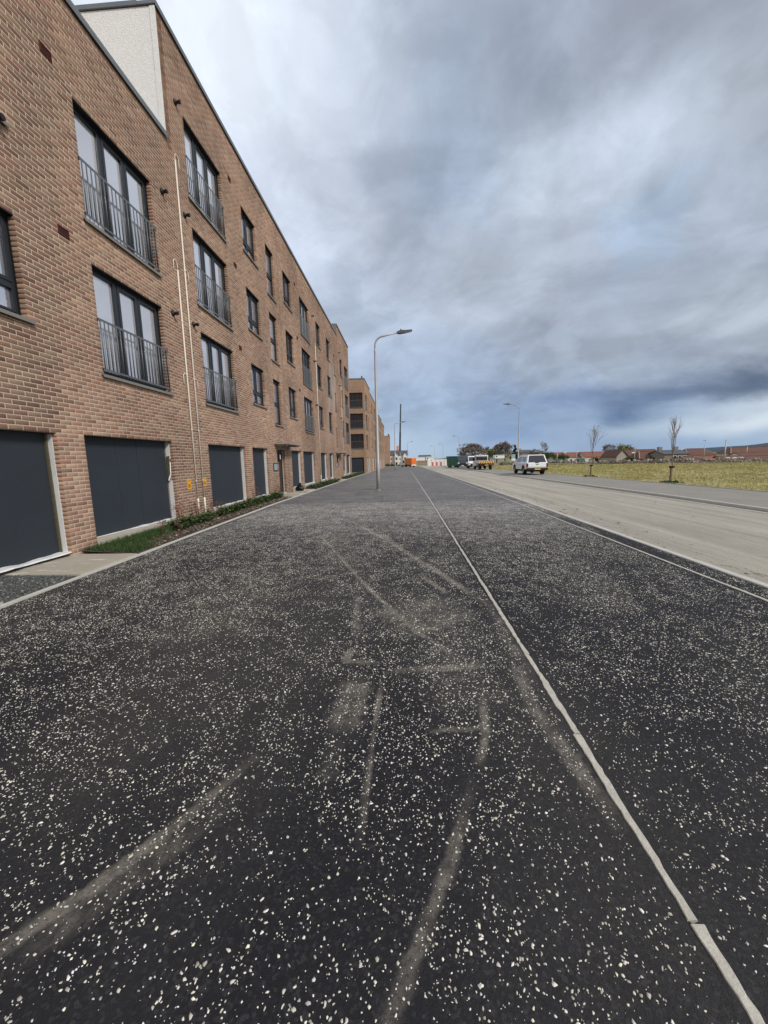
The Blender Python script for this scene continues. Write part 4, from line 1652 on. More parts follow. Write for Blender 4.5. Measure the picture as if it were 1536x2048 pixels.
def rows(kd, a, b_, zs=RZ, fl=(0, 1, 2)):
    return [(kd, a, b_, zs[kd][k][0], zs[kd][k][1]) for k in fl]


fac = []
for kd, a, w in (('french', 1.2, 2.14), ('narrow', 4.9, 0.95), ('small', 8.3, 1.4), ('small', 10.9, 1.4), ('narrow', 14.2, 0.95), ('french', 17.0, 2.14), ('small', 21.0, 1.4)):
    fac += rows(kd, a, a + w)
for a, w in ((1.0, 2.3), (4.3, 2.0), (8.0, 2.0), (11.0, 2.0), (17.0, 2.3), (21.0, 1.8)):
    fac.append(('garage', a, a + w, 0.1, 2.175))
fac.append(('door', 14.2, 15.2, 0.1, 2.1))
# the end wall is seen obliquely past the corner of the long block
B2 = block(-5.33, 54.0, 78.0, gzf(54) + 0.02, [(8.4, 12.75), (24.0, 12.2)], fac, rows('french', -2.42, -0.28) + [('garage', -2.5, -0.32, 0.12, 2.175)],
           'second brick apartment block down the street, its end wall showing three stacked windows')
v = MB().tube([(-0.3, 0.1, 12.8), (-0.3, 0.1, 13.1)], 0.09, 8)
v.build('roof_vent', M['black'], B2)
fac = []
for kd, a, w in (('small', 1.5, 1.4), ('french', 4.4, 2.14), ('small', 8.4, 1.4), ('narrow', 11.5, 0.95), ('small', 14.2, 1.4), ('small', 17.2, 1.4)):
    fac += rows(kd, a, a + w)
for a, w in ((1.5, 2.0), (4.4, 2.2), (8.4, 2.0), (13.4, 2.0), (17.0, 2.0)):
    fac.append(('garage', a, a + w, 0.1, 2.175))
block(-5.33, 83.0, 105.0, gzf(83) - 0.05, [(10.0, 11.3), (22.0, 10.6)], fac, [], 'third brick apartment block down the street, half hidden behind the near lamp post')
bx, bz = ray_at(777.5, 872, 130)
b4z = gzf(130) - 0.2
fac = []
for kd, a, w in (('small', 1.2, 1.4), ('narrow', 4.0, 0.95), ('small', 6.6, 1.4)):
    fac += rows(kd, a, a + w)
block(bx, 130.0, 140.5, b4z, [(10.5, bz - b4z)], fac, [], 'farthest brick apartment block, a narrow end beside the white gabled houses', depth=7)


# ------------------------------------------------------------------ street lamps
def lamp_proto():
    root = thing('street_lamp', 'x', 'street lamp')
    p = MB()
    p.tube([(0, 0, -0.3), (0, 0, 1.5), (0, 0, 1.53), (0, 0, 7.2), (0, 0, 7.35)], [0.105, 0.103, 0.088, 0.052, 0.050], 14)
    col_ = p.build('column', M['galv'], root, smooth=True)
    dr = MB().box((-0.03, -0.105, 0.55), (0.03, -0.07, 0.95))
    dr.build('access_door', M['galv'], col_, bevel=0.004)
    rg = MB().tube([(0, 0, 0.0), (0, 0, 0.03)], 0.125, 14)
    rg.build('collar', M['concrete'], root)
    a = MB()
    pts = [(0, 0, 7.3)]
    for t in np.linspace(0, math.radians(76), 9):
        pts.append((0.46 * (1 - math.cos(t)), 0, 7.44 + 0.46 * math.sin(t)))
    pts.append((1.25, 0, 8.06))
    a.tube(pts, [0.044] * (len(pts) - 1) + [0.034], 10)
    a.build('arm', M['galv'], root, smooth=True)
    l = MB()
    l.prism([(1.16, 8.00), (1.30, 7.985), (1.55, 8.02), (1.92, 8.10), (1.925, 8.15), (1.55, 8.135), (1.36, 8.155), (1.16, 8.09)], 'y', -0.11, 0.11)
    l.tube([(1.34, 0, 8.15), (1.34, 0, 8.22)], 0.035, 8)
    lan = l.build('lantern', M['lampgrey'], root, bevel=0.012)
    g = MB().prism([(1.52, 8.006), (1.90, 8.088), (1.90, 8.078), (1.52, 7.996)], 'y', -0.085, 0.085)
    g.build('lamp_lens', M['glasslens'], lan)
    return root


LAMP = lamp_proto()


def lamp(x, y, rz, label, first=False):
    o = LAMP if first else copy_tree(LAMP)
    o.location = (x, y, gzf(y))
    o.rotation_euler = (0, 0, rz)
    tag(o, label, 'street lamp', 'tall street lamps on both sides of the road')


lamp(-1.43, 20.75, 0, 'tall grey street lamp standing in the near footway, its arm reaching right', True)
lamp(-1.60, 66.0, 0, 'street lamp on the left footway, seen beside the dark crane boom')
lamp(1.0, 132.0, 0, 'far left street lamp in front of the white gabled houses')
lamp(13.95, 48.5, math.pi, 'pale street lamp rising behind the white pickup')
lamp(15.0, 108.0, math.pi, 'pale street lamp above the dark van and green container')
lamp(15.6, 158.0, math.pi, 'farthest pale street lamp on the right of the road, near the barrier')
lamp(13.6, 176.0, math.pi, 'distant street lamp just left of the farthest one on the right')


# ------------------------------------------------------------------ vehicles
def wheel(parent, x, y, r, w, side):
    t = MB()
    s = side
    t.tube([(x - s * w, y, r), (x - s * w, y, r), (x - s * 0.02, y, r), (x, y, r)], [r * 0.6, r * 0.97, r, r * 0.9], 20)
    wo = t.build('wheel', M['tyre'], parent, smooth=False)
    m = MB()
    m.tube([(x + s * 0.004, y, r), (x + s * 0.012, y, r)], [r * 0.66, r * 0.62], 16)
    m.build('rim', M['rim'], wo)
    return wo


def arch_profile(top, wheels, zs, r):
    """closed (y,z) outline: top points left to right, then underside with arches"""
    pts = list(top)
    y_end = top[-1][0]
    for yc in sorted(wheels, reverse=True):
        for t in np.linspace(0, math.pi, 9):
            pts.append((yc + r * math.cos(t), zs + r * math.sin(t) * 1.0))
    return pts


def frustum(b0, b1, zt, zb_, xb, xt):
    """upper body: b0/b1 = (y_bottom, y_top) rear and front, half widths xb below and xt above"""
    m = MB()
    P = [(-xb, b0[0], zb_), (xb, b0[0], zb_), (xb, b1[0], zb_), (-xb, b1[0], zb_), (-xt, b0[1], zt), (xt, b0[1], zt), (xt, b1[1], zt), (-xt, b1[1], zt)]
    for f_ in ((0, 3, 2, 1), (4, 5, 6, 7), (0, 1, 5, 4), (1, 2, 6, 5), (2, 3, 7, 6), (3, 0, 4, 7)):
        m.poly([P[k] for k in f_])
    return m


def side_panel(parent, name, pts, zb_, zt, xb, xt, s, material, off=0.012):
    m = MB()
    def X(z):
        return s * (xb + (xt - xb) * (z - zb_) / (zt - zb_))
    outer = [(X(z) + s * off, y, z) for y, z in pts]
    inner = [(X(z) - s * 0.02, y, z) for y, z in pts]
    m.poly(outer); m.poly(list(reversed(inner)))
    for k in range(len(pts)):
        k2 = (k + 1) % len(pts)
        m.poly([outer[k], inner[k], inner[k2], outer[k2]])
    return m.build(name, material, parent)


def pickup():
    x, y = 12.05, 35.9
    root = thing('pickup_truck', 'white double-cab pickup with dark rear glass parked on the far footway', 'pickup truck', (x, y, gzf(y) + 0.01), R(-1.5))
    W = 0.94
    top = [(0.03, 0.62), (0.0, 0.75), (0.02, 1.10), (4.05, 1.12), (4.9, 1.06), (5.22, 0.98), (5.32, 0.80), (5.30, 0.50)]
    prof = arch_profile(top, (4.30, 1.15), 0.46, 0.43)
    prof.append((0.25, 0.55))
    b = MB().prism(prof, 'x', -W, W)
    body_ = b.build('body', M['carwhite'], root, bevel=0.05)
    can = frustum((0.05, 0.42), (2.02, 2.02), 1.83, 1.09, 0.90, 0.73)
    can.build('canopy', M['carwhite'], root, bevel=0.05)
    cab = frustum((2.04, 2.04), (4.08, 3.22), 1.80, 1.09, 0.90, 0.70)
    cab.build('cab', M['carwhite'], root, bevel=0.04)
    for s in (-1, 1):
        side_panel(root, 'side_window', [(2.20, 1.17), (2.95, 1.17), (2.92, 1.68), (2.22, 1.68)], 1.09, 1.80, 0.90, 0.70, s, M['carglass'])
        side_panel(root, 'side_window', [(3.05, 1.17), (3.82, 1.17), (3.20, 1.68), (3.03, 1.68)], 1.09, 1.80, 0.90, 0.70, s, M['carglass'])
        side_panel(root, 'side_window', [(0.62, 1.20), (1.85, 1.20), (1.85, 1.66), (0.78, 1.66)], 1.09, 1.83, 0.90, 0.73, s, M['carglass'])
        mi = MB().box((s * 0.95, 3.75, 1.12), (s * 1.14, 3.88, 1.34))
        mi.build('mirror', M['carwhite'], root, bevel=0.03)
        for yc in (4.30, 1.15):
            wheel(root, s * 0.93, yc, 0.39, 0.25, s)
        ti = MB().box((s * 0.80, -0.015, 0.70), (s * 0.955, 0.10, 1.06))
        ti.build('tail_light', M['redlight'], root, bevel=0.015)
        ar = MB()
        for yc in (4.30, 1.15):
            pts = [(yc + 0.45 * math.cos(t), 0.46 + 0.45 * math.sin(t)) for t in np.linspace(0, math.pi, 9)]
            pin = [(yc + 0.41 * math.cos(t), 0.46 + 0.41 * math.sin(t)) for t in np.linspace(math.pi, 0, 9)]
            ar.prism(pts + pin, 'x', s * 0.90, s * 0.965)
        ar.build('arch_trim', M['trim'], root)
        st = MB().box((s * 0.80, 1.7, 0.40), (s * 0.97, 3.8, 0.47))
        st.build('side_step', M['trim'], root, bevel=0.01)
        dl = MB()
        for yy in (2.10, 2.98, 3.95):
            dl.box((s * 0.9405, yy, 0.55), (s * 0.9412, yy + 0.012, 1.08))
        dl.build('door_gap', M['trim'], root)
    rg = MB()
    P = [(-0.78, 0.075, 1.15), (0.78, 0.075, 1.15), (0.64, 0.385, 1.76), (-0.64, 0.385, 1.76)]
    rg.poly([(a, b_ - 0.02, c) for a, b_, c in P]); rg.poly([(a, b_ + 0.02, c) for a, b_, c in reversed(P)])
    for k in range(4):
        k2 = (k + 1) % 4
        rg.poly([(P[k][0], P[k][1] - 0.02, P[k][2]), (P[k][0], P[k][1] + 0.02, P[k][2]), (P[k2][0], P[k2][1] + 0.02, P[k2][2]), (P[k2][0], P[k2][1] - 0.02, P[k2][2])])
    rg.build('rear_window', M['carglass'], root)
    wp = MB().prism([(4.13, 1.14), (4.16, 1.15), (3.31, 1.78), (3.25, 1.78)], 'x', -0.66, 0.66)
    wp.build('windscreen', M['carglass'], root)
    hd = MB().box((-0.16, -0.03, 1.12), (0.16, 0.06, 1.19))
    hd.build('handle', M['trim'], root, bevel=0.015)
    bd = MB().box((-0.10, -0.006, 0.93), (0.10, 0.01, 0.985))
    bd.build('badge', M['trim'], root)
    bp = MB().prism([(-0.10, 0.42), (-0.12, 0.60), (0.06, 0.64), (0.10, 0.42)], 'x', -0.93, 0.93)
    bu = bp.build('bumper', M['trim'], root, bevel=0.03)
    pl = MB().box((-0.26, -0.135, 0.47), (0.26, -0.118, 0.585))
    pl.build('number_plate', M['plate'], root)
    ch = MB().box((-0.75, 0.2, 0.30), (0.75, 5.0, 0.46))
    ch.build('chassis', M['trim'], root)
    gr = MB().box((-0.6, 5.30, 0.62), (0.6, 5.335, 0.95))
    gr.build('grille', M['trim'], root)


pickup()


def van(name, label, x, y, rz, paint, L=5.4, W=0.98, Ht=2.45, flat=False):
    """panel van built with its front towards -y before turning"""
    root = thing(name, label, 'van', (x, y, gzf(y) + 0.0), rz)
    top = [(0.0, 0.45), (-0.02, 0.85), (0.10, 1.05), (0.75, 1.30), (1.55, Ht - 0.12), (1.9, Ht), (L - 0.1, Ht), (L, Ht - 0.2), (L, 0.45)]
    prof = arch_profile(top, (L - 1.15, 0.95), 0.40, 0.38)
    MB().prism(prof, 'x', -W, W).build('body', paint, root, bevel=0.07)
    m = MB().prism([(0.70, 1.33), (0.76, 1.30), (1.52, Ht - 0.2), (1.46, Ht - 0.17)], 'x', -W * 0.86, W * 0.86)
    m.build('windscreen', M['carglass'], root)
    g = MB().box((-0.55, -0.05, 0.62), (0.55, 0.03, 0.90))
    g.build('grille', M['trim'], root)
    MB().prism([(-0.10, 0.30), (-0.10, 0.60), (0.1, 0.62), (0.1, 0.30)], 'x', -W, W).build('bumper', M['trim'], root, bevel=0.03)
    pl = MB().box((-0.26, -0.115, 0.42), (0.26, -0.101, 0.53))
    pl.build('number_plate', M['sticker'], root)
    for s in (-1, 1):
        hl = MB().box((s * 0.60, -0.035, 0.78), (s * 0.93, 0.14, 1.04))
        hl.build('headlight', M['glasslens'], root, bevel=0.02)
        sw = MB().box((s * (W + 0.004), 1.30, 1.32), (s * (W - 0.02), 2.15, Ht - 0.45))
        sw.build('side_window', M['carglass'], root)
        mi = MB().box((s * (W + 0.02), 1.05, 1.25), (s * (W + 0.24), 1.18, 1.62))
        mi.build('mirror', M['trim'], root, bevel=0.03)
        for yc in (L - 1.15, 0.95):
            wheel(root, s * (W - 0.01), yc, 0.34, 0.24, s)
    return root


px_, _ = ray_at(949, 930, 66)
van('van', 'white van facing us between the tipper truck and the dark van', 11.7, 66, R(-8), M['carwhite'], L=5.2, Ht=2.15)
van('van', 'dark van with pale bonnet facing us, beside the green container', 11.05, 74.5, R(-8), M['carblack'], L=5.2, Ht=2.3)


def tipper():
    x, y = 12.0, 57.5
    root = thing('tipper_truck', 'white tipper truck with yellow and red chevron tailboard, rear towards us', 'truck', (x, y, gzf(y)), R(1))
    MB().prism([(3.3, 0.5), (3.3, 2.1), (3.9, 2.2), (4.6, 1.35), (5.4, 1.15), (5.5, 0.5)], 'x', -0.98, 0.98).build('cab', M['carwhite'], root, bevel=0.06)
    MB().box((-0.82, 3.27, 1.40), (0.82, 3.295, 1.98)).build('rear_window', M['carglass'], root)
    for s in (-1, 1):
        MB().prism([(3.7, 1.42), (4.35, 1.42), (3.98, 2.0), (3.7, 2.0)], 'x', s * 0.985, s * 0.975).build('side_window', M['carglass'], root)
        MB().box((s * 1.0, 4.1, 1.3), (s * 1.25, 4.22, 1.75)).build('mirror', M['trim'], root, bevel=0.03)
    # cage behind the cab
    cg = MB()
    for xx in (-1.0, 1.0):
        cg.box((xx - 0.03, 2.9, 1.0), (xx + 0.03, 3.0, 2.25))
    cg.box((-1.03, 2.9, 2.19), (1.03, 3.0, 2.26))
    for k in range(7):
        cg.box((-0.9 + k * 0.3 - 0.012, 2.93, 1.0), (-0.9 + k * 0.3 + 0.012, 2.96, 2.19))
    cg.box((-1.0, 2.92, 1.55), (1.0, 2.97, 1.62))
    cg.build('headboard', M['carblack'], root)
    bed = MB()
    bed.box((-1.05, 0.0, 0.86), (1.05, 3.15, 0.95))
    bed.build('bed', M['trim'], root)
    for s in (-1, 1):
        MB().box((s * 1.05, 0.05, 0.952), (s * 1.01, 2.88, 1.38)).build('side_board', M['carwhite'], root, bevel=0.01)
    tb = MB().box((-1.048, -0.03, 0.952), (1.048, 0.015, 1.30)).build('tailboard', M['chevY'], root)
    for k in range(6):
        s = -1 if k < 3 else 1
        x0 = -1.0 + k * 0.335
        c = MB()
        sk = 0.16 if k < 3 else -0.16
        lo = x0 if k < 3 else x0 + 0.16
        c.prism([(lo, 0.956), (lo + 0.165, 0.956), (lo + 0.165 + sk, 1.296), (lo + sk, 1.296)], 'y', -0.036, -0.029)
        c.build('chevron', M['chevR'], tb)
    MB().box((-1.0, -0.05, 0.62), (1.0, 0.06, 0.80)).build('light_bar', M['trim'], root)
    for s in (-1, 1):
        MB().box((s * 0.60, -0.065, 0.65), (s * 0.95, -0.048, 0.77)).build('tail_light', M['redlight'], root)
        for yc in (0.95, 4.65):
            wheel(root, s * 0.93, yc, 0.36, 0.30, s)
    MB().box((-0.26, -0.063, 0.64), (0.26, -0.051, 0.76)).build('number_plate', M['plate'], root)
    MB().box((-0.5, 0.3, 0.5), (0.5, 5.0, 0.85)).build('chassis', M['trim'], root)
    MB().box((-0.35, 3.5, 2.2), (0.15, 3.8, 2.32)).build('beacon_bar', M['carwhite'], root, bevel=0.02)
    MB().tube([(0.55, 3.6, 2.15), (0.55, 3.6, 2.42)], 0.08, 8).build('beacon', M['yellow'], root)


tipper()


def box_van():
    x, y = 1.55, 106
    root = thing('box_van', 'orange box van with white cab at the far end of the street', 'van', (x, y, gzf(y) - 0.1), R(50))
    MB().box((-1.0, -1.3, 0.70), (1.0, 1.1, 2.45)).build('cargo_box', M['orange'], root, bevel=0.04)
    MB().prism([(1.12, 0.5), (1.12, 2.0), (1.8, 1.95), (2.3, 1.25), (2.9, 1.05), (3.0, 0.5)], 'x', -0.95, 0.95).build('cab', M['carwhite'], root, bevel=0.06)
    MB().prism([(1.82, 1.88), (1.86, 1.92), (2.34, 1.29), (2.28, 1.27)], 'x', -0.85, 0.85).build('windscreen', M['carglass'], root)
    MB().box((-0.93, -1.33, 0.80), (0.93, -1.302, 2.3)).build('rear_door', M['orange2'], root)
    MB().box((-0.95, -1.32, 0.42), (0.95, -1.0, 0.69)).build('bumper', M['carwhite'], root)
    for s in (-1, 1):
        MB().box((s * 0.955, 1.3, 1.2), (s * 0.945, 1.85, 1.75)).build('side_window', M['carglass'], root)
        for yc in (-0.5, 2.1):
            wheel(root, s * 0.94, yc, 0.36, 0.25, s)
    MB().box((-0.6, -1.25, 0.42), (0.6, 2.8, 0.695)).build('chassis', M['trim'], root)


M['orange2'] = mat('orange_door', (0.72, 0.15, 0.03), 0.4, var=0.15, vscale=2)
box_van()


def container():
    x, y = 10.55, 83
    root = thing('container', 'dark green skip container at the roadside beyond the dark van', 'container', (x, y, gzf(y) - 0.05), R(3))
    MB().prism([(-1.0, 0.35), (-1.15, 2.3), (1.15, 2.3), (1.0, 0.35)], 'y', 0, 3.4).build('body', M['cargreen'], root, bevel=0.03)
    rb_ = MB()
    for xx in (-0.7, 0.0, 0.7):
        rb_.box((xx - 0.05, -0.05, 0.35), (xx + 0.05, 0.02, 2.25))
    kind(rb_.build('rib', M['cargreen'], root), 'stuff')
    MB().box((-1.2, -0.08, 2.3), (1.2, 3.48, 2.4)).build('rim', M['cargreen'], root)
    kind(MB().box((-0.8, 0.2, 0.0), (-0.5, 3.2, 0.35)).box((0.5, 0.2, 0.0), (0.8, 3.2, 0.35)).build('skid', M['trim'], root), 'stuff')


container()


# ------------------------------------------------------------------ trees
def grow(mb, p, d, r, L, depth, spread, tips, gravity=0.0, nseg=3, sides=5, shrink=0.68, kids=(2, 3)):
    pts = [Vector(p)]
    rr = [r]
    dd = Vector(d).normalized()
    for k in range(nseg):
        dd = (dd + Vector((random.gauss(0, 0.10), random.gauss(0, 0.10), random.gauss(0, 0.06) + gravity))).normalized()
        pts.append(pts[-1] + dd * (L / nseg))
        rr.append(r * (1 - 0.32 * (k + 1) / nseg))
    mb.tube(pts, rr, max(3, sides), False)
    if depth <= 0:
        tips.append(pts[-1])
        return
    n_ = random.randint(*kids)
    a0 = random.uniform(0, 6.28)
    for k in range(n_):
        a = a0 + k * 6.283 / n_ + random.uniform(-0.5, 0.5)
        t = spread * random.uniform(0.55, 1.25)
        u = dd.cross(Vector((0.3, 0.9, 0.2))).normalized(); w = dd.cross(u)
        nd = dd * math.cos(t) + (u * math.cos(a) + w * math.sin(a)) * math.sin(t)
        st = pts[-1] if k < 2 else pts[-2]
        grow(mb, st, nd, rr[-1] * 0.78, L * shrink * random.uniform(0.8, 1.2), depth - 1, spread, tips, gravity, nseg, sides - 1, shrink, kids)


def leaf_cloud(name, centres, n, rad, size, tones, parent, flat=1.0, k="leaf"):
    C = np.array(centres)
    c = C[rng.integers(0, len(C), n)] + rng.normal(0, 1, (n, 3)) * rad * np.array([1, 1, flat])
    a = rng.uniform(0, 2 * math.pi, n); b_ = rng.uniform(-0.9, 0.9, n)
    u = np.stack([np.cos(a), np.sin(a), b_], 1); u /= np.linalg.norm(u, axis=1, keepdims=True)
    w = np.cross(u, rng.normal(0, 1, (n, 3))); w /= np.linalg.norm(w, axis=1, keepdims=True)
    s = size * rng.uniform(0.6, 1.4, n)[:, None]
    V = np.stack([c - u * s, c + w * s * 0.55, c + u * s, c - w * s * 0.55], 1).reshape(-1, 3)
    Q = np.arange(4 * n).reshape(n, 4)
    T_ = np.array(tones)[rng.integers(0, len(tones), n)] * rng.uniform(0.7, 1.3, n)[:, None]
    return obj(name, fastmesh(name, V, Q, M[k], tone=np.repeat(T_, 4, 0)), parent)


def bare_tree(label, px, pybase, pytop, w_px, Y, depth=6, spread=0.5, trunk=0.16, material='bark', group=None, twigs=2600):
    x, zt = ray_at(px, pytop, Y)
    zb_ = ray_at(px, pybase, Y)[1]
    hgt = zt - zb_
    wid = w_px * Y / 769.0
    root = thing('tree', label, 'tree', (x, Y, zb_), 0, group)
    mb = MB(); tips = []
    mb.rmin = 0.03
    grow(mb, (0, 0, 0), (0.02, 0, 1), trunk * hgt / 5, hgt * 0.22, depth, spread, tips, 0.02, 2, 6, 0.78, (2, 3))
    A_ = np.array(mb.v)
    k = hgt / A_[:, 2].max()
    cx_ = np.percentile(A_[:, 0], 2), np.percentile(A_[:, 0], 98)
    kx = wid / max(0.1, cx_[1] - cx_[0])
    zz = np.clip(A_[:, 2] * k / (0.25 * hgt), 0, 1)
    off = (cx_[0] + cx_[1]) / 2
    A_[:, 0] = (A_[:, 0] - off * zz) * (1 + (kx - 1) * zz)
    A_[:, 1] = A_[:, 1] * (1 + (kx - 1) * zz)
    A_[:, 2] *= k
    mb.v = [tuple(v) for v in A_]
    t = MB(); t.tube([(0, 0, -1.2), (0, 0, hgt * 0.06)], trunk * hgt / 5 * 1.15, 8)
    t.build('trunk', M[material], root)
    mb.build('branches', M[material], root, fix=False)
    tp = np.array([((v.x - off) * kx, v.y * kx, v.z * k) for v in tips])
    a_ = rng.uniform(0, 2 * math.pi, 260); u_ = rng.uniform(0.05, 1, 260) ** 0.7; r_ = np.sqrt(np.maximum(0, 1 - u_ ** 2)) * rng.uniform(0.55, 1, 260)
    dome = np.stack([r_ * np.cos(a_) * wid / 2, r_ * np.sin(a_) * wid / 2, hgt * (0.10 + 0.86 * u_)], 1)
    tp = np.concatenate([tp, dome])
    o_ = leaf_cloud('twigs', tp, twigs, hgt * 0.035, hgt * 0.030, [(0.19, 0.16, 0.135), (0.15, 0.125, 0.105), (0.24, 0.205, 0.17)], root)
    return root


G_ = 'leafless trees on the skyline'
bare_tree('largest bare tree on the skyline, wide crown behind the parked van', 947, 921, 887, 52, 150, 7, 0.62, 0.16, group=G_, twigs=7000)
bare_tree('bare round-crowned tree behind the tipper truck', 994, 920, 889, 24, 160, 6, 0.55, 0.16, group=G_, twigs=3000)
bare_tree('tallest bare tree on the skyline, left of the dark conifer', 1011, 920, 883, 24, 155, 6, 0.52, 0.16, group=G_, twigs=2400)
bare_tree('low bare tree in front of the grey roofed house', 1072, 919, 898, 26, 150, 6, 0.6, 0.16, group=G_, twigs=1600)
bare_tree('thin pale bare tree above the white pickup', 1089, 918, 884, 12, 140, 5, 0.3, 0.08, 'barkpale', group=G_, twigs=220)
bare_tree('bare bush beside the yellow-green tree over the rooftops', 1217, 912, 889, 20, 175, 6, 0.6, 0.15, group=G_, twigs=2000)


def bush(name, label, cat, px, py0, py1, w_px, Y, tones, n, size, lobes=9):
    x, zt = ray_at(px, py1, Y)
    zb_ = ray_at(px, py0, Y)[1]
    w = w_px * Y / 769.0; h = zt - zb_
    root = thing(name, label, cat, (x, Y, zb_))
    t = MB(); t.tube([(0, 0, -0.8), (0, 0, h * 0.6)], [0.12, 0.06], 7)
    t.build('trunk', M['bark'], root)
    cs = [(random.uniform(-0.42, 0.42) * w, random.uniform(-0.3, 0.3) * w, h * random.uniform(0.25, 0.82)) for _ in range(lobes)]
    cs = [c if abs(c[0]) < 0.3 * w else (c[0], c[1], min(c[2], h * 0.6)) for c in cs]
    leaf_cloud('crown', cs, n, min(w, h) * 0.13, size, tones, root)
    return root


GR = [(0.05, 0.085, 0.022), (0.035, 0.065, 0.018), (0.08, 0.11, 0.03), (0.025, 0.045, 0.015)]
YG = [(0.16, 0.17, 0.04), (0.12, 0.14, 0.035), (0.20, 0.19, 0.06)]
bush('shrub', 'light green upright shrub between the bare trees', 'shrub', 979, 920, 891, 15, 150, YG, 1500, 0.22)
bush('shrub', 'dark evergreen shrub below the bare trees', 'shrub', 988, 921, 903, 12, 140, GR, 1200, 0.2)
bush('shrub', 'green hedge-like shrub to the right of the pickup', 'shrub', 1096, 924, 905, 34, 105, [(0.09, 0.12, 0.03), (0.06, 0.09, 0.02), (0.13, 0.15, 0.04)], 2600, 0.16)
bush('tree', 'rounded yellow-green tree above the brown rooftops', 'tree', 1247, 915, 889, 40, 180, YG, 2600, 0.3)
bush('shrub', 'small yellow-green bush behind the low red roof', 'shrub', 1413, 922, 908, 10, 118, YG, 700, 0.12)
bush('shrub', 'low green bush left of the red-roofed terrace', 'shrub', 1128, 921, 908, 22, 120, GR, 1300, 0.16)


for px_, w_, lab in ((1300, 14, 'small dark bush before the brown bungalow'), (1352, 10, 'small dark bush before the stone house'), (1262, 16, 'dark bush at the foot of the roof-lit house'),
                     (1192, 18, 'dark green bush before the longest red-roofed cottage'), (1478, 16, 'low bush behind the wall near the right edge')):
    bush('shrub', lab, 'shrub', px_, 924, 914, w_, 99, GR, 700, 0.14)


def conifer(label, px, py0, py1, w_px, Y):
    x, zt = ray_at(px, py1, Y); zb_ = ray_at(px, py0, Y)[1]
    h = zt - zb_; w = w_px * Y / 769.0
    root = thing('conifer_tree', label, 'tree', (x, Y, zb_))
    MB().tube([(0, 0, -0.5), (0, 0, h * 0.95)], [0.2, 0.03], 7).build('trunk', M['bark'], root)
    cs = []
    for k in range(60):
        t = random.random()
        r_ = (1 - t) * w * 0.5 * math.sqrt(random.random())
        a = random.uniform(0, 6.28)
        cs.append((r_ * math.cos(a), r_ * math.sin(a), h * (0.12 + 0.88 * t)))
    leaf_cloud('crown', cs, 2600, h * 0.025, 0.18, [(0.02, 0.04, 0.015), (0.03, 0.05, 0.018), (0.016, 0.03, 0.014)], root)


conifer('dark pointed conifer just left of the pale lamp post', 1030, 921, 891, 20, 145)


def young_tree(label, x, y, h, zb_, lean, leafy):
    root = thing('young_tree', label, 'tree', (x, y, zb_), 0, 'young staked trees along the far footway')
    t = MB()
    t.tube([(0, 0, -0.2), (0.01, 0, h * 0.35), (lean * 0.4, 0, h * 0.7), (lean, 0, h)], [0.032, 0.026, 0.017, 0.005], 7)
    t.build('trunk', M['barkpale'], root, smooth=True)
    b = MB(); tips = []
    for k in range(18 if leafy else 22):
        z = h * random.uniform(0.40, 0.93)
        a = random.uniform(0, 6.28)
        up = random.uniform(2.2, 4.0) if leafy else random.uniform(3.5, 7.0)
        L = (h - z) * random.uniform(0.25, 0.5) + 0.15
        grow(b, (lean * z / h * 0.8, 0, z), (math.cos(a), math.sin(a), up), 0.012, L, 2, 0.24, tips, 0.05, 2, 4, 0.6, (2, 3))
    b.build('branches', M['barkpale'], root, fix=False)
    if leafy:
        leaf_cloud('buds', [tuple(v) for v in tips], 420, 0.04, 0.022, [(0.28, 0.27, 0.12), (0.22, 0.22, 0.1)], root)
    s = MB()
    s.tube([(-0.06, -0.05, -0.3), (-0.06, -0.05, 0.95)], 0.062, 9)
    s.build('stake', M['stake'], root)
    MB().box((-0.135, -0.125, 0.86), (0.05, 0.045, 0.98)).build('tie', M['black'], root)
    leaf_cloud('grass_tuft', [(random.gauss(0, 0.22), random.gauss(0, 0.2), 0.04) for _ in range(14)], 380, 0.05, 0.075, [(0.04, 0.085, 0.02), (0.06, 0.1, 0.025)], root)


young_tree('young pale-twigged tree tied to a stake, nearer the pickup', 14.55, 31.0, 3.75, gzf(31) - 0.06, 0.12, True)
young_tree('young bare dark-twigged tree tied to a stake, nearer the right edge', 14.75, 22.2, 3.45, gzf(22) - 0.06, -0.02, False)


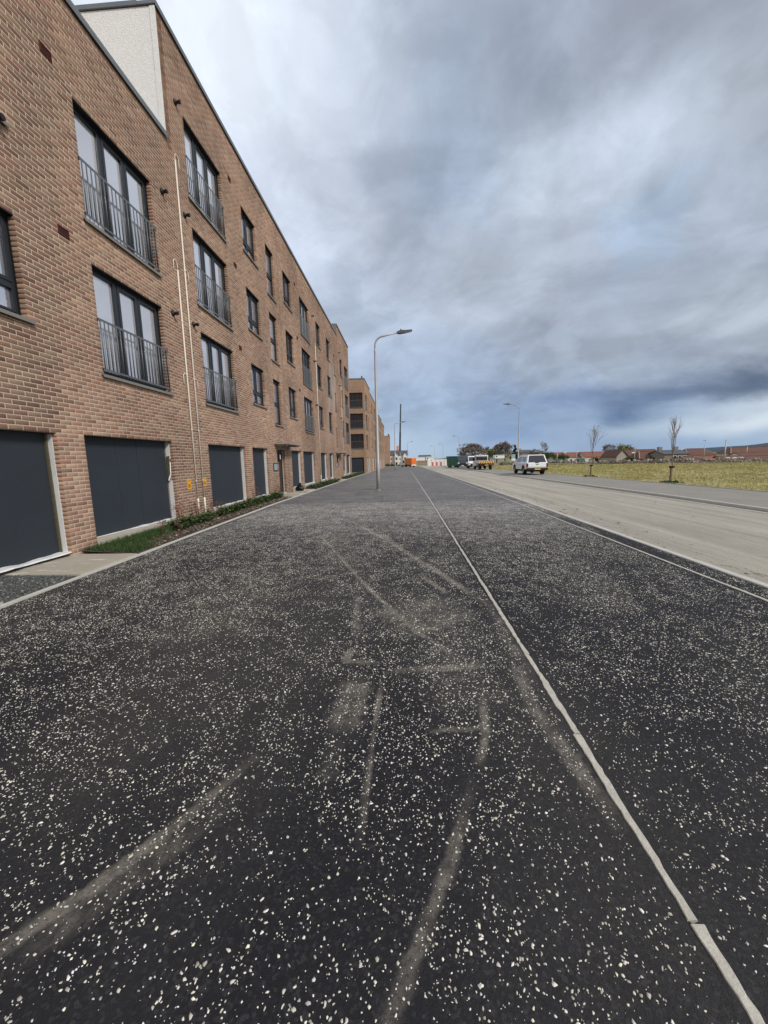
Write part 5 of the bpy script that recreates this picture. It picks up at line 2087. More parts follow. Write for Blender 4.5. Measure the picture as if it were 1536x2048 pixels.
# ------------------------------------------------------------------ grass
def grass_field():
    n = 130000
    y = 8 + 80 * rng.random(n) ** 1.25
    xmax = np.clip(33.3 + (82.4 - y) / 0.80, 16, 110)
    x = 14.04 + (np.minimum(xmax, 14 + y * 1.15) - 14.15) * rng.random(n)
    dens = 0.35 + 0.65 * sm(fbm(x * 0.5, y * 0.5, 51, 4), 0.3, 0.65)
    kp = rng.random(n) < dens
    x = x[kp]; y = y[kp]; n = len(x)
    far_ = np.clip(y / 22.0, 0.8, 3.2)
    hgt = rng.uniform(0.04, 0.12, n) * (0.75 + 0.35 * far_)
    wd = 0.010 * far_ * rng.uniform(0.7, 1.5, n)
    V = []; 
    zb_ = gz(y) - 0.03
    a = rng.uniform(0, 2 * math.pi, (n, 3))
    out = []
    for k in range(3):
        ca, sa = np.cos(a[:, k]), np.sin(a[:, k])
        ox = x + rng.normal(0, 0.03, n) * far_; oy = y + rng.normal(0, 0.03, n) * far_
        b0 = np.stack([ox - ca * wd, oy - sa * wd, zb_], 1)
        b1 = np.stack([ox + ca * wd, oy + sa * wd, zb_], 1)
        tp = np.stack([ox + rng.normal(0, 0.5, n) * hgt, oy + rng.normal(0, 0.5, n) * hgt, zb_ + hgt * rng.uniform(0.7, 1.2, n)], 1)
        out.append(np.stack([b0, b1, tp], 1))
    V = np.stack(out, 1).reshape(-1, 3)
    F = np.arange(len(V)).reshape(-1, 3)
    tl = np.array([(0.46, 0.39, 0.16), (0.40, 0.355, 0.13), (0.29, 0.30, 0.09), (0.54, 0.46, 0.24), (0.20, 0.24, 0.065)])
    g = fbm(x * 0.22, y * 0.22, 71, 4)
    idx = np.clip((rng.normal(0, 0.9, n) + (0.55 - g) * 12 + 1.2).astype(int), 0, 3)
    idx = np.where(rng.random(n) < 0.10, 4, idx)
    tone_ = tl[idx] * rng.uniform(0.65, 1.25, n)[:, None] * (0.75 + 0.5 * fbm(x * 0.6, y * 0.6, 73, 3))[:, None]
    o = obj('grass', fastmesh('grass', V, None, M['leaf'], tone=np.repeat(tone_, 9, 0), tris=F))
    kind(o, 'stuff')
    tag(o, 'rough yellowing grass covering the open field', 'grass')


grass_field()


# ------------------------------------------------------------------ planting along the building
def bed_cover():
    n = 9000
    y = rng.uniform(8.6, 17.0, n)
    t = rng.beta(1.5, 1.3, n)
    xk = xkerb(y) - 0.42
    x = xk + (XF + 0.05 - xk) * t
    kp = (fbm(x * 3, y * 3, 81, 3) > 0.40) | (rng.random(n) < 0.08)
    x = x[kp]; y = y[kp]
    # same kind of cover before the later bays
    m_ = 2600
    y2 = np.concatenate([rng.uniform(22, 31.5, m_), rng.uniform(35, 52, m_)])
    x2 = xkerb(y2) - 0.12 + (XF + 0.08 - xkerb(y2) + 0.12) * rng.random(len(y2))
    x = np.concatenate([x, x2]); y = np.concatenate([y, y2])
    n = len(x)
    z = 0.10 + gz(y) + rng.gamma(2.0, 0.032, n)
    s = rng.uniform(0.020, 0.050, n) * (1 + y / 40)
    a = rng.uniform(0, 6.283, n); b_ = rng.uniform(-0.5, 0.7, n)
    u = np.stack([np.cos(a), np.sin(a), b_], 1); u /= np.linalg.norm(u, axis=1, keepdims=True)
    w = np.cross(u, np.stack([rng.normal(0, 0.3, n), rng.normal(0, 0.3, n), np.ones(n)], 1)); w /= np.linalg.norm(w, axis=1, keepdims=True)
    c = np.stack([x, y, z], 1)
    S_ = s[:, None]
    V = np.stack([c - u * S_, c + w * S_ * 0.55, c + u * S_, c - w * S_ * 0.55], 1).reshape(-1, 3)
    tl = np.array([(0.030, 0.065, 0.020), (0.045, 0.085, 0.024), (0.065, 0.10, 0.03), (0.11, 0.125, 0.045), (0.12, 0.05, 0.03)])
    tn = tl[rng.choice(5, n, p=[0.36, 0.32, 0.2, 0.08, 0.04])] * rng.uniform(0.7, 1.25, n)[:, None]
    o = obj('ground_cover', fastmesh('ground_cover', V, np.arange(4 * n).reshape(n, 4), M['leaf'], tone=np.repeat(tn, 4, 0)))
    kind(o, 'stuff')
    tag(o, 'low leafy green ground cover along the foot of the brick wall', 'ground cover')
    # grass verge beside the second boarded opening
    n = 9000
    y = rng.uniform(6.5, 10.2, n)
    t = rng.random(n)
    xk = xkerb(y) - 0.10 - 0.55 * sm(y, 6.6, 9.5)
    x = xk + (XF + 0.03 - xk) * t
    kp = rng.random(n) < (1 - 0.85 * sm(y, 8.2, 10.2))
    kp &= ~((t < 0.35) & (y > 7.2) & (rng.random(n) < 0.9))
    x = x[kp]; y = y[kp]; n = len(x)
    zb_ = np.full(n, 0.06) + 0.06 * np.clip((xkerb(y) - x) / 1.0, 0, 1)
    h = rng.uniform(0.03, 0.085, n)
    a = rng.uniform(0, 6.283, n); w = 0.005
    b0 = np.stack([x - np.cos(a) * w, y - np.sin(a) * w, zb_ - 0.03], 1)
    b1 = np.stack([x + np.cos(a) * w, y + np.sin(a) * w, zb_ - 0.03], 1)
    tp = np.stack([x + rng.normal(0, 0.35, n) * h, y + rng.normal(0, 0.35, n) * h, zb_ + h], 1)
    V = np.stack([b0, b1, tp], 1).reshape(-1, 3)
    tl = np.array([(0.034, 0.070, 0.016), (0.045, 0.088, 0.02), (0.026, 0.055, 0.014), (0.08, 0.10, 0.03)])
    tn = tl[rng.choice(4, n, p=[0.4, 0.3, 0.22, 0.08])] * rng.uniform(0.8, 1.2, n)[:, None]
    o = obj('grass', fastmesh('grass', V, None, M['leaf'], tone=np.repeat(tn, 3, 0), tris=np.arange(3 * n).reshape(n, 3)))
    kind(o, 'stuff')
    tag(o, 'bright green grass strip under the second boarded opening', 'grass')
    # bark and dead leaves on the bare soil
    n = 3200
    y = rng.uniform(6.9, 17.0, n)
    x = xkerb(y) - 0.08 - rng.gamma(1.6, 0.16, n)
    kp = x > XF + 0.05
    x = x[kp]; y = y[kp]; n = len(x)
    c = np.stack([x, y, 0.035 + 0.09 * np.clip((xkerb(y) - x) / 1.1, 0, 1) + gz(y) + rng.uniform(0, 0.018, n)], 1)
    a = rng.uniform(0, 6.283, n)
    u = np.stack([np.cos(a), np.sin(a), rng.normal(0, 0.3, n)], 1)
    w = np.stack([-np.sin(a), np.cos(a), rng.normal(0, 0.4, n)], 1)
    S_ = rng.uniform(0.012, 0.035, n)[:, None]
    V = np.stack([c - u * S_, c + w * S_ * 0.5, c + u * S_, c - w * S_ * 0.5], 1).reshape(-1, 3)
    tl = np.array([(0.17, 0.125, 0.085), (0.27, 0.215, 0.155), (0.10, 0.075, 0.055), (0.20, 0.11, 0.07), (0.40, 0.36, 0.29)])
    tn = tl[rng.choice(5, n, p=[0.3, 0.22, 0.28, 0.1, 0.1])] * rng.uniform(0.7, 1.2, n)[:, None]
    o = obj('leaf_litter', fastmesh('leaf_litter', V, np.arange(4 * n).reshape(n, 4), M['leaf'], tone=np.repeat(tn, 4, 0)))
    kind(o, 'stuff')
    tag(o, 'bark chips and dead leaves on the bed beside the edging', 'leaf litter')


bed_cover()


def gravel():
    n = 5200
    y = rng.uniform(4.14, 5.17, n)
    x = xkerb(y) - 0.075 - rng.random(n) * (xkerb(y) - XF)
    s = np.clip(rng.lognormal(math.log(0.010), 0.35, n), 0.005, 0.026)
    z = 0.025 + 0.012 * (xkerb(y) - x)
    k = 5
    ang = rng.uniform(0, 6.28, n)[:, None] + np.arange(k) * 2 * math.pi / k + rng.uniform(-0.4, 0.4, (n, k))
    px = x[:, None] + s[:, None] * np.cos(ang) * rng.uniform(0.8, 1.5, n)[:, None]
    py = y[:, None] + s[:, None] * np.sin(ang)
    rim = np.stack([px, py, np.repeat((z - 0.004)[:, None], k, 1) + rng.uniform(0, 0.006, (n, k))], -1)
    top = np.stack([x, y, z + s * rng.uniform(0.5, 1.0, n)], -1)
    V = np.concatenate([rim, top[:, None]], 1).reshape(-1, 3)
    b_ = (np.arange(n) * 6)[:, None]
    j = np.arange(k)
    F = np.stack([b_ + j, b_ + (j + 1) % k, np.broadcast_to(b_ + k, (n, k))], -1).reshape(-1, 3)
    tl = np.array([(0.075, 0.08, 0.072), (0.12, 0.125, 0.115), (0.05, 0.052, 0.05), (0.30, 0.29, 0.26)])
    tn = tl[rng.choice(4, n, p=[0.45, 0.3, 0.2, 0.05])] * rng.uniform(0.75, 1.25, n)[:, None]
    m = mat('gravel_stone', (0.1, 0.1, 0.1), 0.9, var=0.2, vscale=40, attr='tone')
    o = obj('gravel', fastmesh('gravel', V, None, m, tone=np.repeat(tn, 6, 0), tris=F))
    kind(o, 'stuff')
    tag(o, 'dark grey gravel beside the concrete path at the left edge', 'gravel')


gravel()


def red_shrub(x, y, h, n_st, label, cat='shrub'):
    root = thing('red_leaved_shrub', label, cat, (x, y, 0.07 + gzf(y)), random.uniform(0, 6), 'red-leaved young shrubs in the planting bed')
    st = MB()
    cs = []
    for k in range(n_st):
        a = random.uniform(0, 6.28); t = random.uniform(0.1, 0.5)
        p1 = Vector((math.cos(a) * t * h * 0.5, math.sin(a) * t * h * 0.5, h * random.uniform(0.45, 0.6)))
        p2 = Vector((math.cos(a) * t * h, math.sin(a) * t * h, h * random.uniform(0.8, 1.05)))
        st.tube([(0, 0, -0.05), p1, p2], [0.006, 0.004, 0.002], 5)
        cs += [tuple(p1.lerp(p2, f)) for f in (0.0, 0.5, 0.9, 1.0)]
    st.build('stem', M['barkred'], root)
    leaf_cloud('red_leaves', cs, 15 * n_st, 0.035, 0.024, [(0.20, 0.055, 0.05), (0.27, 0.10, 0.085), (0.16, 0.065, 0.045), (0.09, 0.075, 0.035)], root)


M['barkred'] = mat('red_stem', (0.10, 0.04, 0.025), 0.8)
red_shrub(-5.35, 8.05, 0.30, 2, 'single red-leaved shoot in the grass before the second boarded opening')
red_shrub(-5.25, 8.60, 0.22, 2, 'tiny pinkish-red shrub at the grass edge, smallest of the red shrubs')
red_shrub(-5.62, 9.35, 0.55, 5, 'red shrub against the white strip of the second boarded opening')
red_shrub(-5.60, 10.0, 0.48, 6, 'bushiest red shrub, under the yellow sign left of the gas pipes')
red_shrub(-5.62, 11.25, 0.42, 4, 'red shrub just right of the white pipe sleeves')
red_shrub(-5.66, 14.45, 0.62, 4, 'red shrub on the brick pier between the third and fourth boarded openings')
red_shrub(-5.62, 16.9, 0.55, 5, 'red shrub left of the entrance door')


def bag():
    root = thing('rubbish_bag', 'small black rubbish bag slumped on the path right of the entrance door', 'bag', (-5.62, 20.35, gzf(20) + 0.08))
    bm = bmesh.new()
    bmesh.ops.create_icosphere(bm, subdivisions=3, radius=0.2)
    for v_ in bm.verts:
        n_ = float(fbm(v_.co.x * 9 + 4, v_.co.y * 9 + v_.co.z * 6, 5, 3))
        v_.co *= 0.8 + 0.5 * n_
        v_.co.z = max(v_.co.z, -0.12) + 0.12
        if v_.co.z > 0.22:
            v_.co.x *= 0.55; v_.co.y *= 0.55; v_.co.z *= 1.25
    me = bpy.data.meshes.new('sack'); bm.to_mesh(me); bm.free()
    me.materials.append(M['bagblack'])
    obj('sack', me, root)
    MB().tube([(0, 0, 0.28), (0.02, 0, 0.36), (0.06, 0.01, 0.40)], [0.05, 0.025, 0.05], 7).build('neck', M['bagblack'], root)


bag()


# ------------------------------------------------------------------ field wall, far houses, street things
def stone_wall():
    root = thing('stone_wall', 'low rubble stone wall along the back of the grass field', 'wall', (0, 0, 0))
    rb_ = MB()
    V = []; Q = []; tn = []
    x = 22.0
    pts = []
    dirv = np.array([1.0, -0.80]); dirv /= np.linalg.norm(dirv)
    nrm = np.array([-dirv[1], dirv[0]])
    Ltot = 112
    for course in range(4):
        s = 0.0
        while s < Ltot:
            l = random.uniform(0.22, 0.6)
            h = random.uniform(0.22, 0.34)
            c = np.array([22.0, 91.44]) + dirv * (s + l / 2)
            z0 = gzf(c[1]) - 0.25 + course * 0.27 + random.uniform(-0.03, 0.03)
            if course == 3:
                h = random.uniform(0.18, 0.42)
            if course == 3 and random.random() < 0.25:
                s += l; continue
            d = 0.22 + random.uniform(-0.04, 0.04)
            for k, (a, b_, z) in enumerate([(-1, -1, 0), (1, -1, 0), (1, 1, 0), (-1, 1, 0), (-0.85, -0.8, 1), (0.85, -0.8, 1), (0.85, 0.8, 1), (-0.85, 0.8, 1)]):
                p = c + dirv * a * (l / 2 - 0.012) + nrm * b_ * d
                V.append((p[0], p[1], z0 + z * h))
            n_ = len(V) - 8
            Q += [(n_, n_ + 1, n_ + 5, n_ + 4), (n_ + 1, n_ + 2, n_ + 6, n_ + 5), (n_ + 2, n_ + 3, n_ + 7, n_ + 6), (n_ + 3, n_, n_ + 4, n_ + 7), (n_ + 4, n_ + 5, n_ + 6, n_ + 7)]
            t = random.choice([(0.30, 0.25, 0.18), (0.22, 0.185, 0.14), (0.36, 0.31, 0.24), (0.16, 0.135, 0.105), (0.28, 0.21, 0.15)])
            tn += [t] * 8
            s += l
    kind(obj('stones', fastmesh('stones', V, Q, M['stone'], tone=np.array(tn)), root), 'stuff')


stone_wall()


def house(label, px0, px1, py_ridge, py_eave, Y, roof, wallm, axis='x', hip=0.0, base=None, chim=(), wins=(), depth=7.0, group=None, skew=0.0, velux=0):
    """small house; px are bearings measured at distance Y"""
    xa, ze = ray_at(px0, py_eave, Y)
    xb, ze2 = ray_at(px1, py_eave, Y)
    ze = (ze + ze2) / 2
    zr = ray_at((px0 + px1) / 2, py_ridge, Y + (depth / 2 if axis == 'x' else 0))[1]
    zb_ = base if base is not None else gzf(min(Y, 140)) - 2.6
    w = xb - xa
    root = thing('house', label, 'house', ((xa + xb) / 2, Y, zb_), skew, group)
    he = ze - zb_; hr = zr - zb_
    x0, x1, y0, y1 = -w / 2, w / 2, 0.0, depth
    wl = MB()
    if axis == 'x':
        wl.box((x0, y0, -0.5), (x1, y1, he))
        if hip == 0:
            for xx in (x0, x1):
                wl.poly([(xx, y0, he), (xx, y1, he), (xx, (y0 + y1) / 2, hr)])
    else:
        wl.box((x0, y0, -0.5), (x1, y1, he))
        for yy in (y0, y1):
            wl.poly([(x0, yy, he), (x1, yy, he), ((x0 + x1) / 2, yy, hr)])
    wl.build('wall', wallm, root)
    rf = MB()
    ov = 0.25
    t = 0.12
    if axis == 'x':
        ym = (y0 + y1) / 2
        h0 = hip * w
        A_ = [(x0 - ov, y0 - ov, he - 0.05), (x1 + ov, y0 - ov, he - 0.05), (x1 + ov - h0, ym, hr), (x0 - ov + h0, ym, hr), (x0 - ov, y1 + ov, he - 0.05), (x1 + ov, y1 + ov, he - 0.05)]
        up = [(a, b_, c + t) for a, b_, c in A_]
        for P in (A_, up):
            rf.poly([P[0], P[1], P[2], P[3]]); rf.poly([P[5], P[4], P[3], P[2]])
            if hip:
                rf.poly([P[0], P[3], P[4]]); rf.poly([P[1], P[5], P[2]])
        for k, k2 in ((0, 1), (5, 4), (0, 3), (3, 4), (1, 2), (2, 5)):
            if hip and (k, k2) in ((0, 3), (3, 4), (1, 2), (2, 5)):
                continue
            rf.poly([A_[k], A_[k2], up[k2], up[k]])
        if hip:
            rf.poly([A_[0], A_[4], up[4], up[0]]); rf.poly([A_[1], A_[5], up[5], up[1]])
    else:
        xm = 0.0
        A_ = [(x0 - ov, y0 - ov, he - 0.05), (xm, y0 - ov, hr), (x1 + ov, y0 - ov, he - 0.05), (x0 - ov, y1 + ov, he - 0.05), (xm, y1 + ov, hr), (x1 + ov, y1 + ov, he - 0.05)]
        up = [(a, b_, c + t) for a, b_, c in A_]
        for P in (A_, up):
            rf.poly([P[0], P[1], P[4], P[3]]); rf.poly([P[1], P[2], P[5], P[4]])
        for k, k2 in ((0, 1), (1, 2), (3, 4), (4, 5), (0, 3), (2, 5)):
            rf.poly([A_[k], A_[k2], up[k2], up[k]])
    ro = rf.build('roof', roof, root)
    if axis == 'x':
        rd = MB().box((x0 - ov + hip * w, (y0 + y1) / 2 - 0.12, hr + t - 0.04), (x1 + ov - hip * w, (y0 + y1) / 2 + 0.12, hr + t + 0.06))
        rd.build('ridge', roof, ro)
        if hip:
            for s_, P, Q_ in ((0, A_[0], A_[3]), (1, A_[1], A_[2])):
                MB().tube([(P[0], P[1], P[2] + t), (Q_[0], Q_[1], Q_[2] + t)], 0.11, 5).build('hip_tile', M['ridge'], ro)
    for f, hh in chim:
        cx_ = x0 + f * w
        cy_ = (y0 + y1) / 2
        c = MB().box((cx_ - 0.45, cy_ - 0.35, hr - 0.5), (cx_ + 0.45, cy_ + 0.35, hr + hh))
        co_ = c.build('chimney', wallm, ro)
    for (a, b_, c, d) in wins:
        wn = MB()
        ring(wn, 0, (b_ - a) * w, 0, (d - c) * he, 0.09, 0.03, -0.05)
        wo = wn.build('window', M['harlwhite'], root)
        wo.location = (x0 + a * w, 0, c * he)
        wo.rotation_euler = (0, 0, -math.pi / 2)
        MB().box((0.012, 0.09, 0.09), (-0.03, (b_ - a) * w - 0.09, (d - c) * he - 0.09)).build('pane', M['glassdark'], wo)
    if velux:
        for k in range(velux):
            fx = x0 + w * (0.25 + 0.5 * k / max(1, velux - 1))
            sl = (hr - he) / (depth / 2)
            y_ = depth * 0.2
            z_ = he + sl * y_ + t
            MB().prism([(y_, z_ + 0.05), (y_ + 0.7, z_ + 0.7 * sl + 0.05), (y_ + 0.7, z_ + 0.7 * sl - 0.05), (y_, z_ - 0.05)], 'x', fx - 0.45, fx + 0.45).build('roof_light', M['glasslens'], ro)
    return root


M['ridge'] = mat('ridge_tile', (0.36, 0.27, 0.20), 0.9, var=0.15)
M['harlgrey'] = mat('grey_harling', (0.36, 0.33, 0.28), 0.95, var=0.15)
HG = 'low houses beyond the field wall'
W3 = ((0.12, 0.28, 0.45, 0.85), (0.42, 0.58, 0.45, 0.85), (0.72, 0.88, 0.45, 0.85))
house('leftmost red-roofed cottage of the terrace, beside the green hedge', 1113, 1135, 905.5, 914, 138, M['roofred'], M['harl'], wins=W3, group=HG)
house('middle red-roofed cottage of the terrace, behind the young pale tree', 1135.6, 1170, 905.5, 914, 136, M['roofred'], M['harl'], wins=W3, chim=((0.05, 0.5),), group=HG)
house('rightmost and longest red-roofed cottage of the terrace', 1170.6, 1226, 904, 913.5, 133, M['roofred'], M['harl'], wins=W3, group=HG)
house('grey rendered gable house with a steep pointed front', 1233, 1256, 899.5, 914, 118, M['roofbrown'], M['harlgrey'], axis='y', chim=(), group=HG, wins=((0.35, 0.65, 0.3, 0.6),), depth=9)
house('long brown-roofed house with three roof lights behind the gable house', 1257, 1322, 899.5, 913, 126, M['roofbrown'], M['harl'], velux=3, group=HG)
house('brown hipped-roof bungalow in front of the roof-lit house', 1280, 1334, 903, 917.5, 104, M['roofbrown'], M['stonehouse'], hip=0.28, group=HG, wins=((0.2, 0.4, 0.4, 0.8),))
house('two-storey stone house with two chimneys and a slate roof', 1329, 1379, 901, 908, 100, M['slate'], M['stonehouse'], chim=((0.16, 1.0), (0.82, 1.0)), group=HG,
      wins=((0.36, 0.5, 0.72, 0.93), (0.56, 0.68, 0.72, 0.93), (0.74, 0.88, 0.72, 0.93), (0.36, 0.5, 0.38, 0.6), (0.56, 0.68, 0.38, 0.6), (0.74, 0.88, 0.38, 0.6)))
house('large brown hipped-roof house right of the stone house', 1374, 1432, 897.5, 910, 124, M['roofbrown'], M['harl'], hip=0.25, group=HG)
house('low brown roof close behind the wall, right of the stone house', 1378, 1414, 913.5, 920.5, 92, M['roofbrown'], M['harl'], hip=0.2, group=HG)
house('low red roof close behind the wall, at the white pole', 1412, 1455, 912.5, 920.5, 95, M['roofred'], M['harl'], group=HG)
house('low brown roof with pale marks close behind the wall', 1456, 1508, 912, 920.5, 93, M['roofbrown'], M['harl'], group=HG, velux=3)
house('wide brown-roofed house at the right edge, its long ridge highest of all', 1462, 1580, 894, 906, 130, M['roofbrown'], M['harl'], hip=0.16, group=HG)
house('brown-roofed house with white gable below the wide roof at the right edge', 1490, 1570, 905, 913, 112, M['roofbrown'], M['harlwhite'], group=HG)
house('last low brown roof behind the wall at the right edge', 1508, 1566, 912, 920, 94, M['roofbrown'], M['harl'], group=HG)
house('grey-brown house with a slate roof behind the pale lamp post', 1043, 1068, 900.5, 905, 170, M['slate'], M['stonehouse'], hip=0.15, chim=((0.05, 0.8),), base=-2.5, wins=((0.3, 0.45, 0.55, 0.8), (0.6, 0.75, 0.55, 0.8)))
house('distant pink-brick house left of the barrier', 838, 862, 910.5, 914, 260, M['slate'], M['bricksimple'], base=-2.5, wins=((0.2, 0.35, 0.55, 0.8), (0.6, 0.75, 0.55, 0.8)))


def gabled(label, px0, px1, Y):
    """white house with a slate roof and a gabled bay towards the street"""
    xa, _ = ray_at(px0, 930, Y); xb, _ = ray_at(px1, 930, Y)
    zr = ray_at(px0, 902, Y)[1]; ze = ray_at(px0, 910, Y)[1]; zb_ = gzf(135) - 0.3
    h = house(label, px0, px1, 902, 910.5, Y, M['slate'], M['harlwhite'], base=zb_, wins=((0.06, 0.2, 0.55, 0.82), (0.06, 0.2, 0.08, 0.42)), depth=8, group='white gabled houses at the end of the street', velux=0)
    w = xb - xa; he = ze - zb_; hr = zr - zb_
    g = MB()
    gx0, gx1 = 0.02 * w, 0.46 * w
    g.box((gx0, -0.9, -0.4), (gx1, 0.02, he - 0.1))
    for yy in (-0.9,):
        g.poly([(gx0, yy, he - 0.1), (gx1, yy, he - 0.1), ((gx0 + gx1) / 2, yy, hr - 0.5)])
    g.build('gable_bay', M['harlwhite'], h)
    r_ = MB()
    gm = (gx0 + gx1) / 2
    for s, e in ((gx0 - 0.2, gm), (gx1 + 0.2, gm)):
        r_.poly([(s, -1.1, he - 0.25), (e, -1.1, hr - 0.42), (e, 4, hr - 0.42), (s, 4, he - 0.25)])
        r_.poly([(s, -1.1, he - 0.37), (e, -1.1, hr - 0.54), (e, -1.1, hr - 0.42), (s, -1.1, he - 0.25)])
    r_.build('gable_roof', M['slate'], h, fix=False)
    for c_, d in ((0.10, 0.40), (0.55, 0.80)):
        wn = MB(); ring(wn, 0, 1.0, 0, (d - c_) * he, 0.08, 0.03, -0.05)
        wo = wn.build('window', M['harlwhite'], h)
        wo.location = (gm - 0.5, -0.9, c_ * he); wo.rotation_euler = (0, 0, -math.pi / 2)
        MB().box((0.012, 0.08, 0.08), (-0.03, 0.92, (d - c_) * he - 0.08)).build('pane', M['glassdark'], wo)


gabled('left white gabled house with slate roof at the street end', 780, 797, 140)
gabled('right white gabled house with slate roof at the street end', 797.5, 815, 141)


def hedge(label, px0, px1, py0, py1, Y, tones):
    x0, z0 = ray_at(px0, py0, Y); x1, z1 = ray_at(px1, py1, Y)
    root = thing('hedge', label, 'hedge', (x0, Y, z0))
    L = x1 - x0; h = z1 - z0
    cs = [(random.random() * L, random.uniform(0, 1.2), h * random.uniform(0.1, 0.9)) for _ in range(60)]
    leaf_cloud('leaves', cs, 2200, 0.22, 0.13, tones, root)
    st = MB()
    for k in range(8):
        st.tube([(L * (k + 0.5) / 8, 0.6, -0.4), (L * (k + 0.5) / 8, 0.6, h * 0.6)], 0.04, 5)
    kind(st.build('stems', M['bark'], root), 'stuff')


hedge('low green hedge before the white gabled houses', 763, 812, 936, 927.5, 126, GR)


def crane():
    x, zt = ray_at(801.3, 808, 150)
    xb, zb_ = ray_at(799, 893, 150)
    root = thing('crane', 'orange mobile crane with a tall dark boom behind the white gabled houses', 'crane', (xb, 150, gzf(140) - 0.5))
    z0 = gzf(140) - 0.5
    b = MB().tube([(0, 0, 1.2), ((x - xb) * 0.5, 0, (zt - z0) * 0.55), ((x - xb) * 0.5, 0, (zt - z0) * 0.55), (x - xb, 0, zt - z0)], [0.42, 0.40, 0.32, 0.26], 6)
    b.build('boom', M['carblack'], root)
    MB().box((-1.6, -1.2, 0.6), (1.6, 5.5, 1.5)).build('chassis', M['orange'], root, bevel=0.05)
    tw = MB().box((-1.15, -0.9, 1.5), (-0.35, 0.9, zb_ - z0 + 0.3)); tw.build('mast', M['orange'], root)
    MB().box((0.5, -1.1, 1.5), (1.5, 1.0, 3.2)).build('cab', M['orange'], root, bevel=0.08)
    for s in (-1, 1):
        for yc in (0.0, 2.0, 4.4):
            wheel(root, s * 1.4, yc, 0.6, 0.4, s)


crane()


def pole(label, px, py0, py1, Y, arm=False, r=0.06):
    x, zt = ray_at(px, py1, Y); zb_ = ray_at(px, py0, Y)[1]
    root = thing('pole', label, 'pole', (x, Y, zb_ - 1.5), 0, 'slender pale poles beyond the field')
    MB().tube([(0, 0, 0), (0, 0, zt - zb_ + 1.5)], [r * 1.2, r], 8).build('shaft', M['galv'], root, smooth=True)
    if arm:
        MB().box((-0.45, -0.08, zt - zb_ + 1.47), (0.05, 0.08, zt - zb_ + 1.56)).build('lantern', M['lampgrey'], root)
    else:
        MB().tube([(0, 0, zt - zb_ + 1.5), (0, 0, zt - zb_ + 1.56)], r * 1.25, 8).build('cap', M['galv'], root)


pole('slender pole in front of the leftmost red-roofed cottage', 1115, 925, 900, 96, False, 0.05)
pole('slender pole right of the pale-twigged young tree trunk, by a green tank', 1154, 925, 892, 96)
pole('slender pole in front of the long brown-roofed house', 1270.5, 925, 893, 96, False, 0.05)
pole('faint lamp pole with a small lantern above the hipped roof', 1411, 922, 881, 98, True)
pole('brightest white pole, tallest at the low red roof', 1452.5, 922, 880, 90, False, 0.10)
pole('thin pole at the wide brown roof near the right edge', 1495, 905, 893, 128, False, 0.08)
pole('slender pole left of the orange van', 801, 934, 905, 118, False, 0.06)


def tank(label, px, Y, w):
    x, z1 = ray_at(px, 917.5, Y)
    z0 = ray_at(px, 924.5, Y)[1]
    root = thing('green_tank', label, 'storage tank', (x, Y, z0 - 0.6), 0, 'green storage tanks beyond the field')
    h = z1 - z0 + 0.6
    MB().tube([(-w / 2, 0, h * 0.55), (-w / 2 + 0.12, 0, h * 0.55), (w / 2 - 0.12, 0, h * 0.55), (w / 2, 0, h * 0.55)], [h * 0.32, h * 0.45, h * 0.45, h * 0.32], 14).build('drum', M['cargreen'], root)
    kind(MB().box((-w * 0.35, -0.3, 0), (-w * 0.25, 0.3, h * 0.3)).box((w * 0.25, -0.3, 0), (w * 0.35, 0.3, h * 0.3)).build('cradle', M['concrete'], root), 'stuff')


tank('green tank left of the young pale tree', 1119.5, 97, 1.6)
tank('green tank right behind the young pale tree', 1161.5, 97, 1.7)


def barrier():
    x0, zt = ray_at(855, 919, 124); x1, _ = ray_at(905, 919, 124)
    zb_ = gzf(124) - 0.3
    root = thing('site_barrier', 'white and red site barrier across the end of the road', 'barrier', (x0, 124, zb_))
    n_ = 6
    L = (x1 - x0) / n_
    for k in range(n_):
        p = MB().box((k * L + 0.04, 0, 0.05), ((k + 1) * L - 0.04, 0.10, zt - zb_))
        p.build('panel', M['harlwhite'], root)
        if k in (1, 2, 3):
            r_ = MB()
            r_.box((k * L + 0.1, -0.02, 0.1), ((k + 0.45) * L, -0.004, (zt - zb_) * 0.62))
            r_.build('red_panel', M['red'], root)
    for k in range(n_ + 1):
        MB().box((k * L - 0.035, -0.05, 0), (k * L + 0.035, 0.14, zt - zb_ + 0.05)).build('post', M['galv'], root)


barrier()


def cabin(label, px0, px1, py0, py1, Y, material, name='site_cabin', cat='cabin', legs=True):
    x0, z1 = ray_at(px0, py1, Y); x1, z0 = ray_at(px1, py0, Y)
    root = thing(name, label, cat, (x0, Y, z0))
    w = x1 - x0; h = z1 - z0
    MB().box((0, 0, 0), (w, 2.4, h * 0.86)).build('body', material, root, bevel=0.02)
    MB().box((-0.1, -0.1, h * 0.865), (w + 0.1, 2.5, h)).build('roof', M['carwhite'], root)
    MB().box((w * 0.1, -0.02, h * 0.35), (w * 0.25, -0.002, h * 0.7)).build('window', M['carglass'], root)
    if legs:
        lg = MB()
        for a in (0.05, 0.9):
            for b_ in (0.1, 2.2):
                lg.box((w * a, b_, -2.0), (w * a + 0.12, b_ + 0.12, 0))
        kind(lg.build('legs', M['galv'], root), 'stuff')


cabin('long white cabin raised on legs behind the tipper truck', 990, 1009, 916.5, 910, 118, M['carwhite'])
cabin('white site cabin far off behind the orange van', 826, 850, 921, 914.5, 165, M['carwhite'], legs=False)
cabin('small white cabin far off left of the red barrier', 852, 868, 920, 913.5, 170, M['harlwhite'], legs=False)


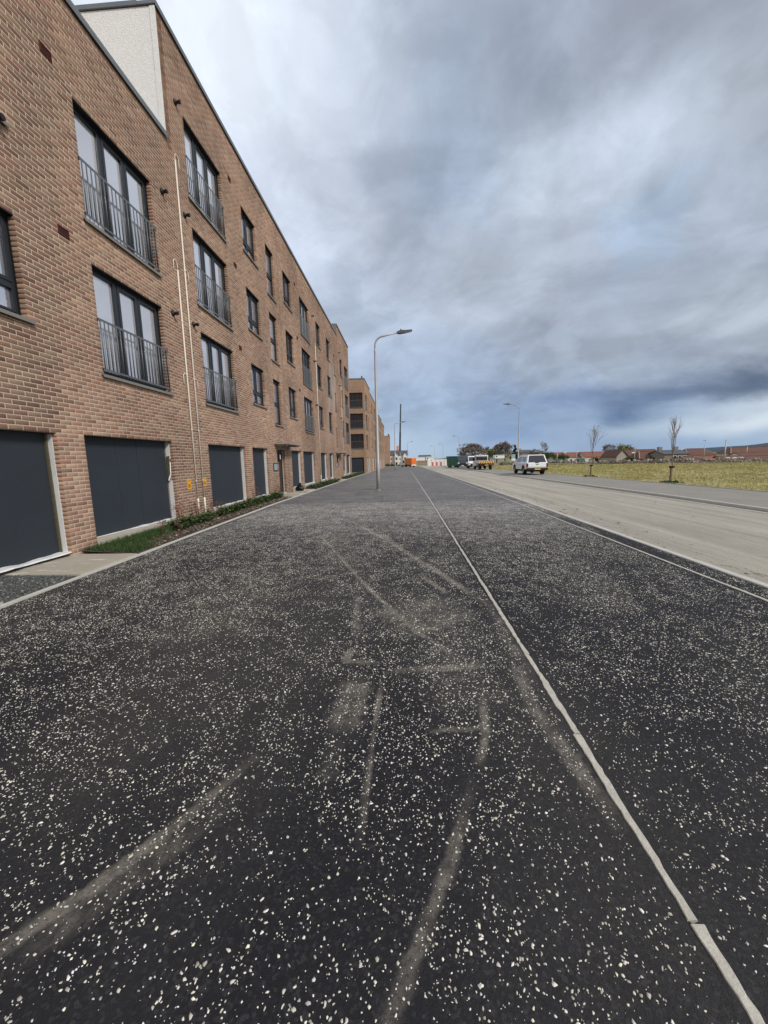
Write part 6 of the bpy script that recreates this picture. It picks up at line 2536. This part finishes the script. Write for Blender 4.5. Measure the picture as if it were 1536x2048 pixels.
def board():
    x, zt = ray_at(1027, 908.5, 95); zb_ = ray_at(1027, 916.5, 95)[1]
    root = thing('notice_board', 'pale blue notice board on two posts left of the pickup', 'sign', (x, 95, gzf(95) - 0.4))
    o_ = gzf(95) - 0.4
    MB().box((-0.45, 0, zb_ - o_), (0.45, 0.06, zt - o_)).build('board', M['blueboard'], root)
    MB().box((-0.45, -0.01, zb_ - o_ - 0.55), (0.45, 0.05, zb_ - o_ - 0.02)).build('lower_board', M['harlwhite'], root)
    for s in (-0.4, 0.4):
        MB().box((s - 0.05, 0.07, 0), (s + 0.05, 0.14, zt - o_)).build('post', M['galv'], root)


M['blueboard'] = mat('blue_board', (0.30, 0.40, 0.46), 0.6, var=0.2)
board()


def rail_fence():
    root = thing('rail_fence', 'low pale rail fence crossing the grass behind the pickup', 'fence', (20.0, 72, gzf(72) - 0.15))
    for k in range(6):
        MB().box((k * 2.6 - 0.04, -0.04, 0), (k * 2.6 + 0.04, 0.04, 0.75)).build('post', M['galv'], root)
    for z_ in (0.65,):
        MB().box((-0.05, -0.065, z_ - 0.04), (13.1, -0.042, z_ + 0.04)).build('rail', M['galv'], root)


rail_fence()

# muddy clods on the carriageway
def clods():
    n = 150
    V = []; F = []; tn = []
    for k in range(n):
        if random.random() < 0.75:
            x = 4.42 + abs(random.gauss(0, 0.55)); y = random.uniform(5, 26)
        else:
            x = random.uniform(4.6, 9.5); y = random.uniform(8, 30)
        s = random.uniform(0.008, 0.035) * (1 + y / 60)
        zb_ = gzf(y) - 0.102
        b0 = len(V)
        m_ = 7
        for j in range(m_):
            a = j * 6.283 / m_ + random.uniform(-0.3, 0.3)
            rr = s * random.uniform(0.6, 1.3)
            V.append((x + rr * math.cos(a) * 0.8, y + rr * math.sin(a) * 1.8, zb_))
        V.append((x + random.gauss(0, 0.2) * s, y, zb_ + s * random.uniform(0.25, 0.6)))
        for j in range(m_):
            F.append((b0 + j, b0 + (j + 1) % m_, b0 + m_))
        t = random.choice([(0.06, 0.05, 0.04), (0.10, 0.08, 0.06), (0.035, 0.03, 0.025)])
        tn += [t] * (m_ + 1)
    o_ = obj('mud_clods', fastmesh('mud_clods', V, None, M['leaf'], tone=np.array(tn), tris=F))
    kind(o_, 'stuff')
    tag(o_, 'dark dried mud clods scattered on the dusty road', 'mud')


clods()
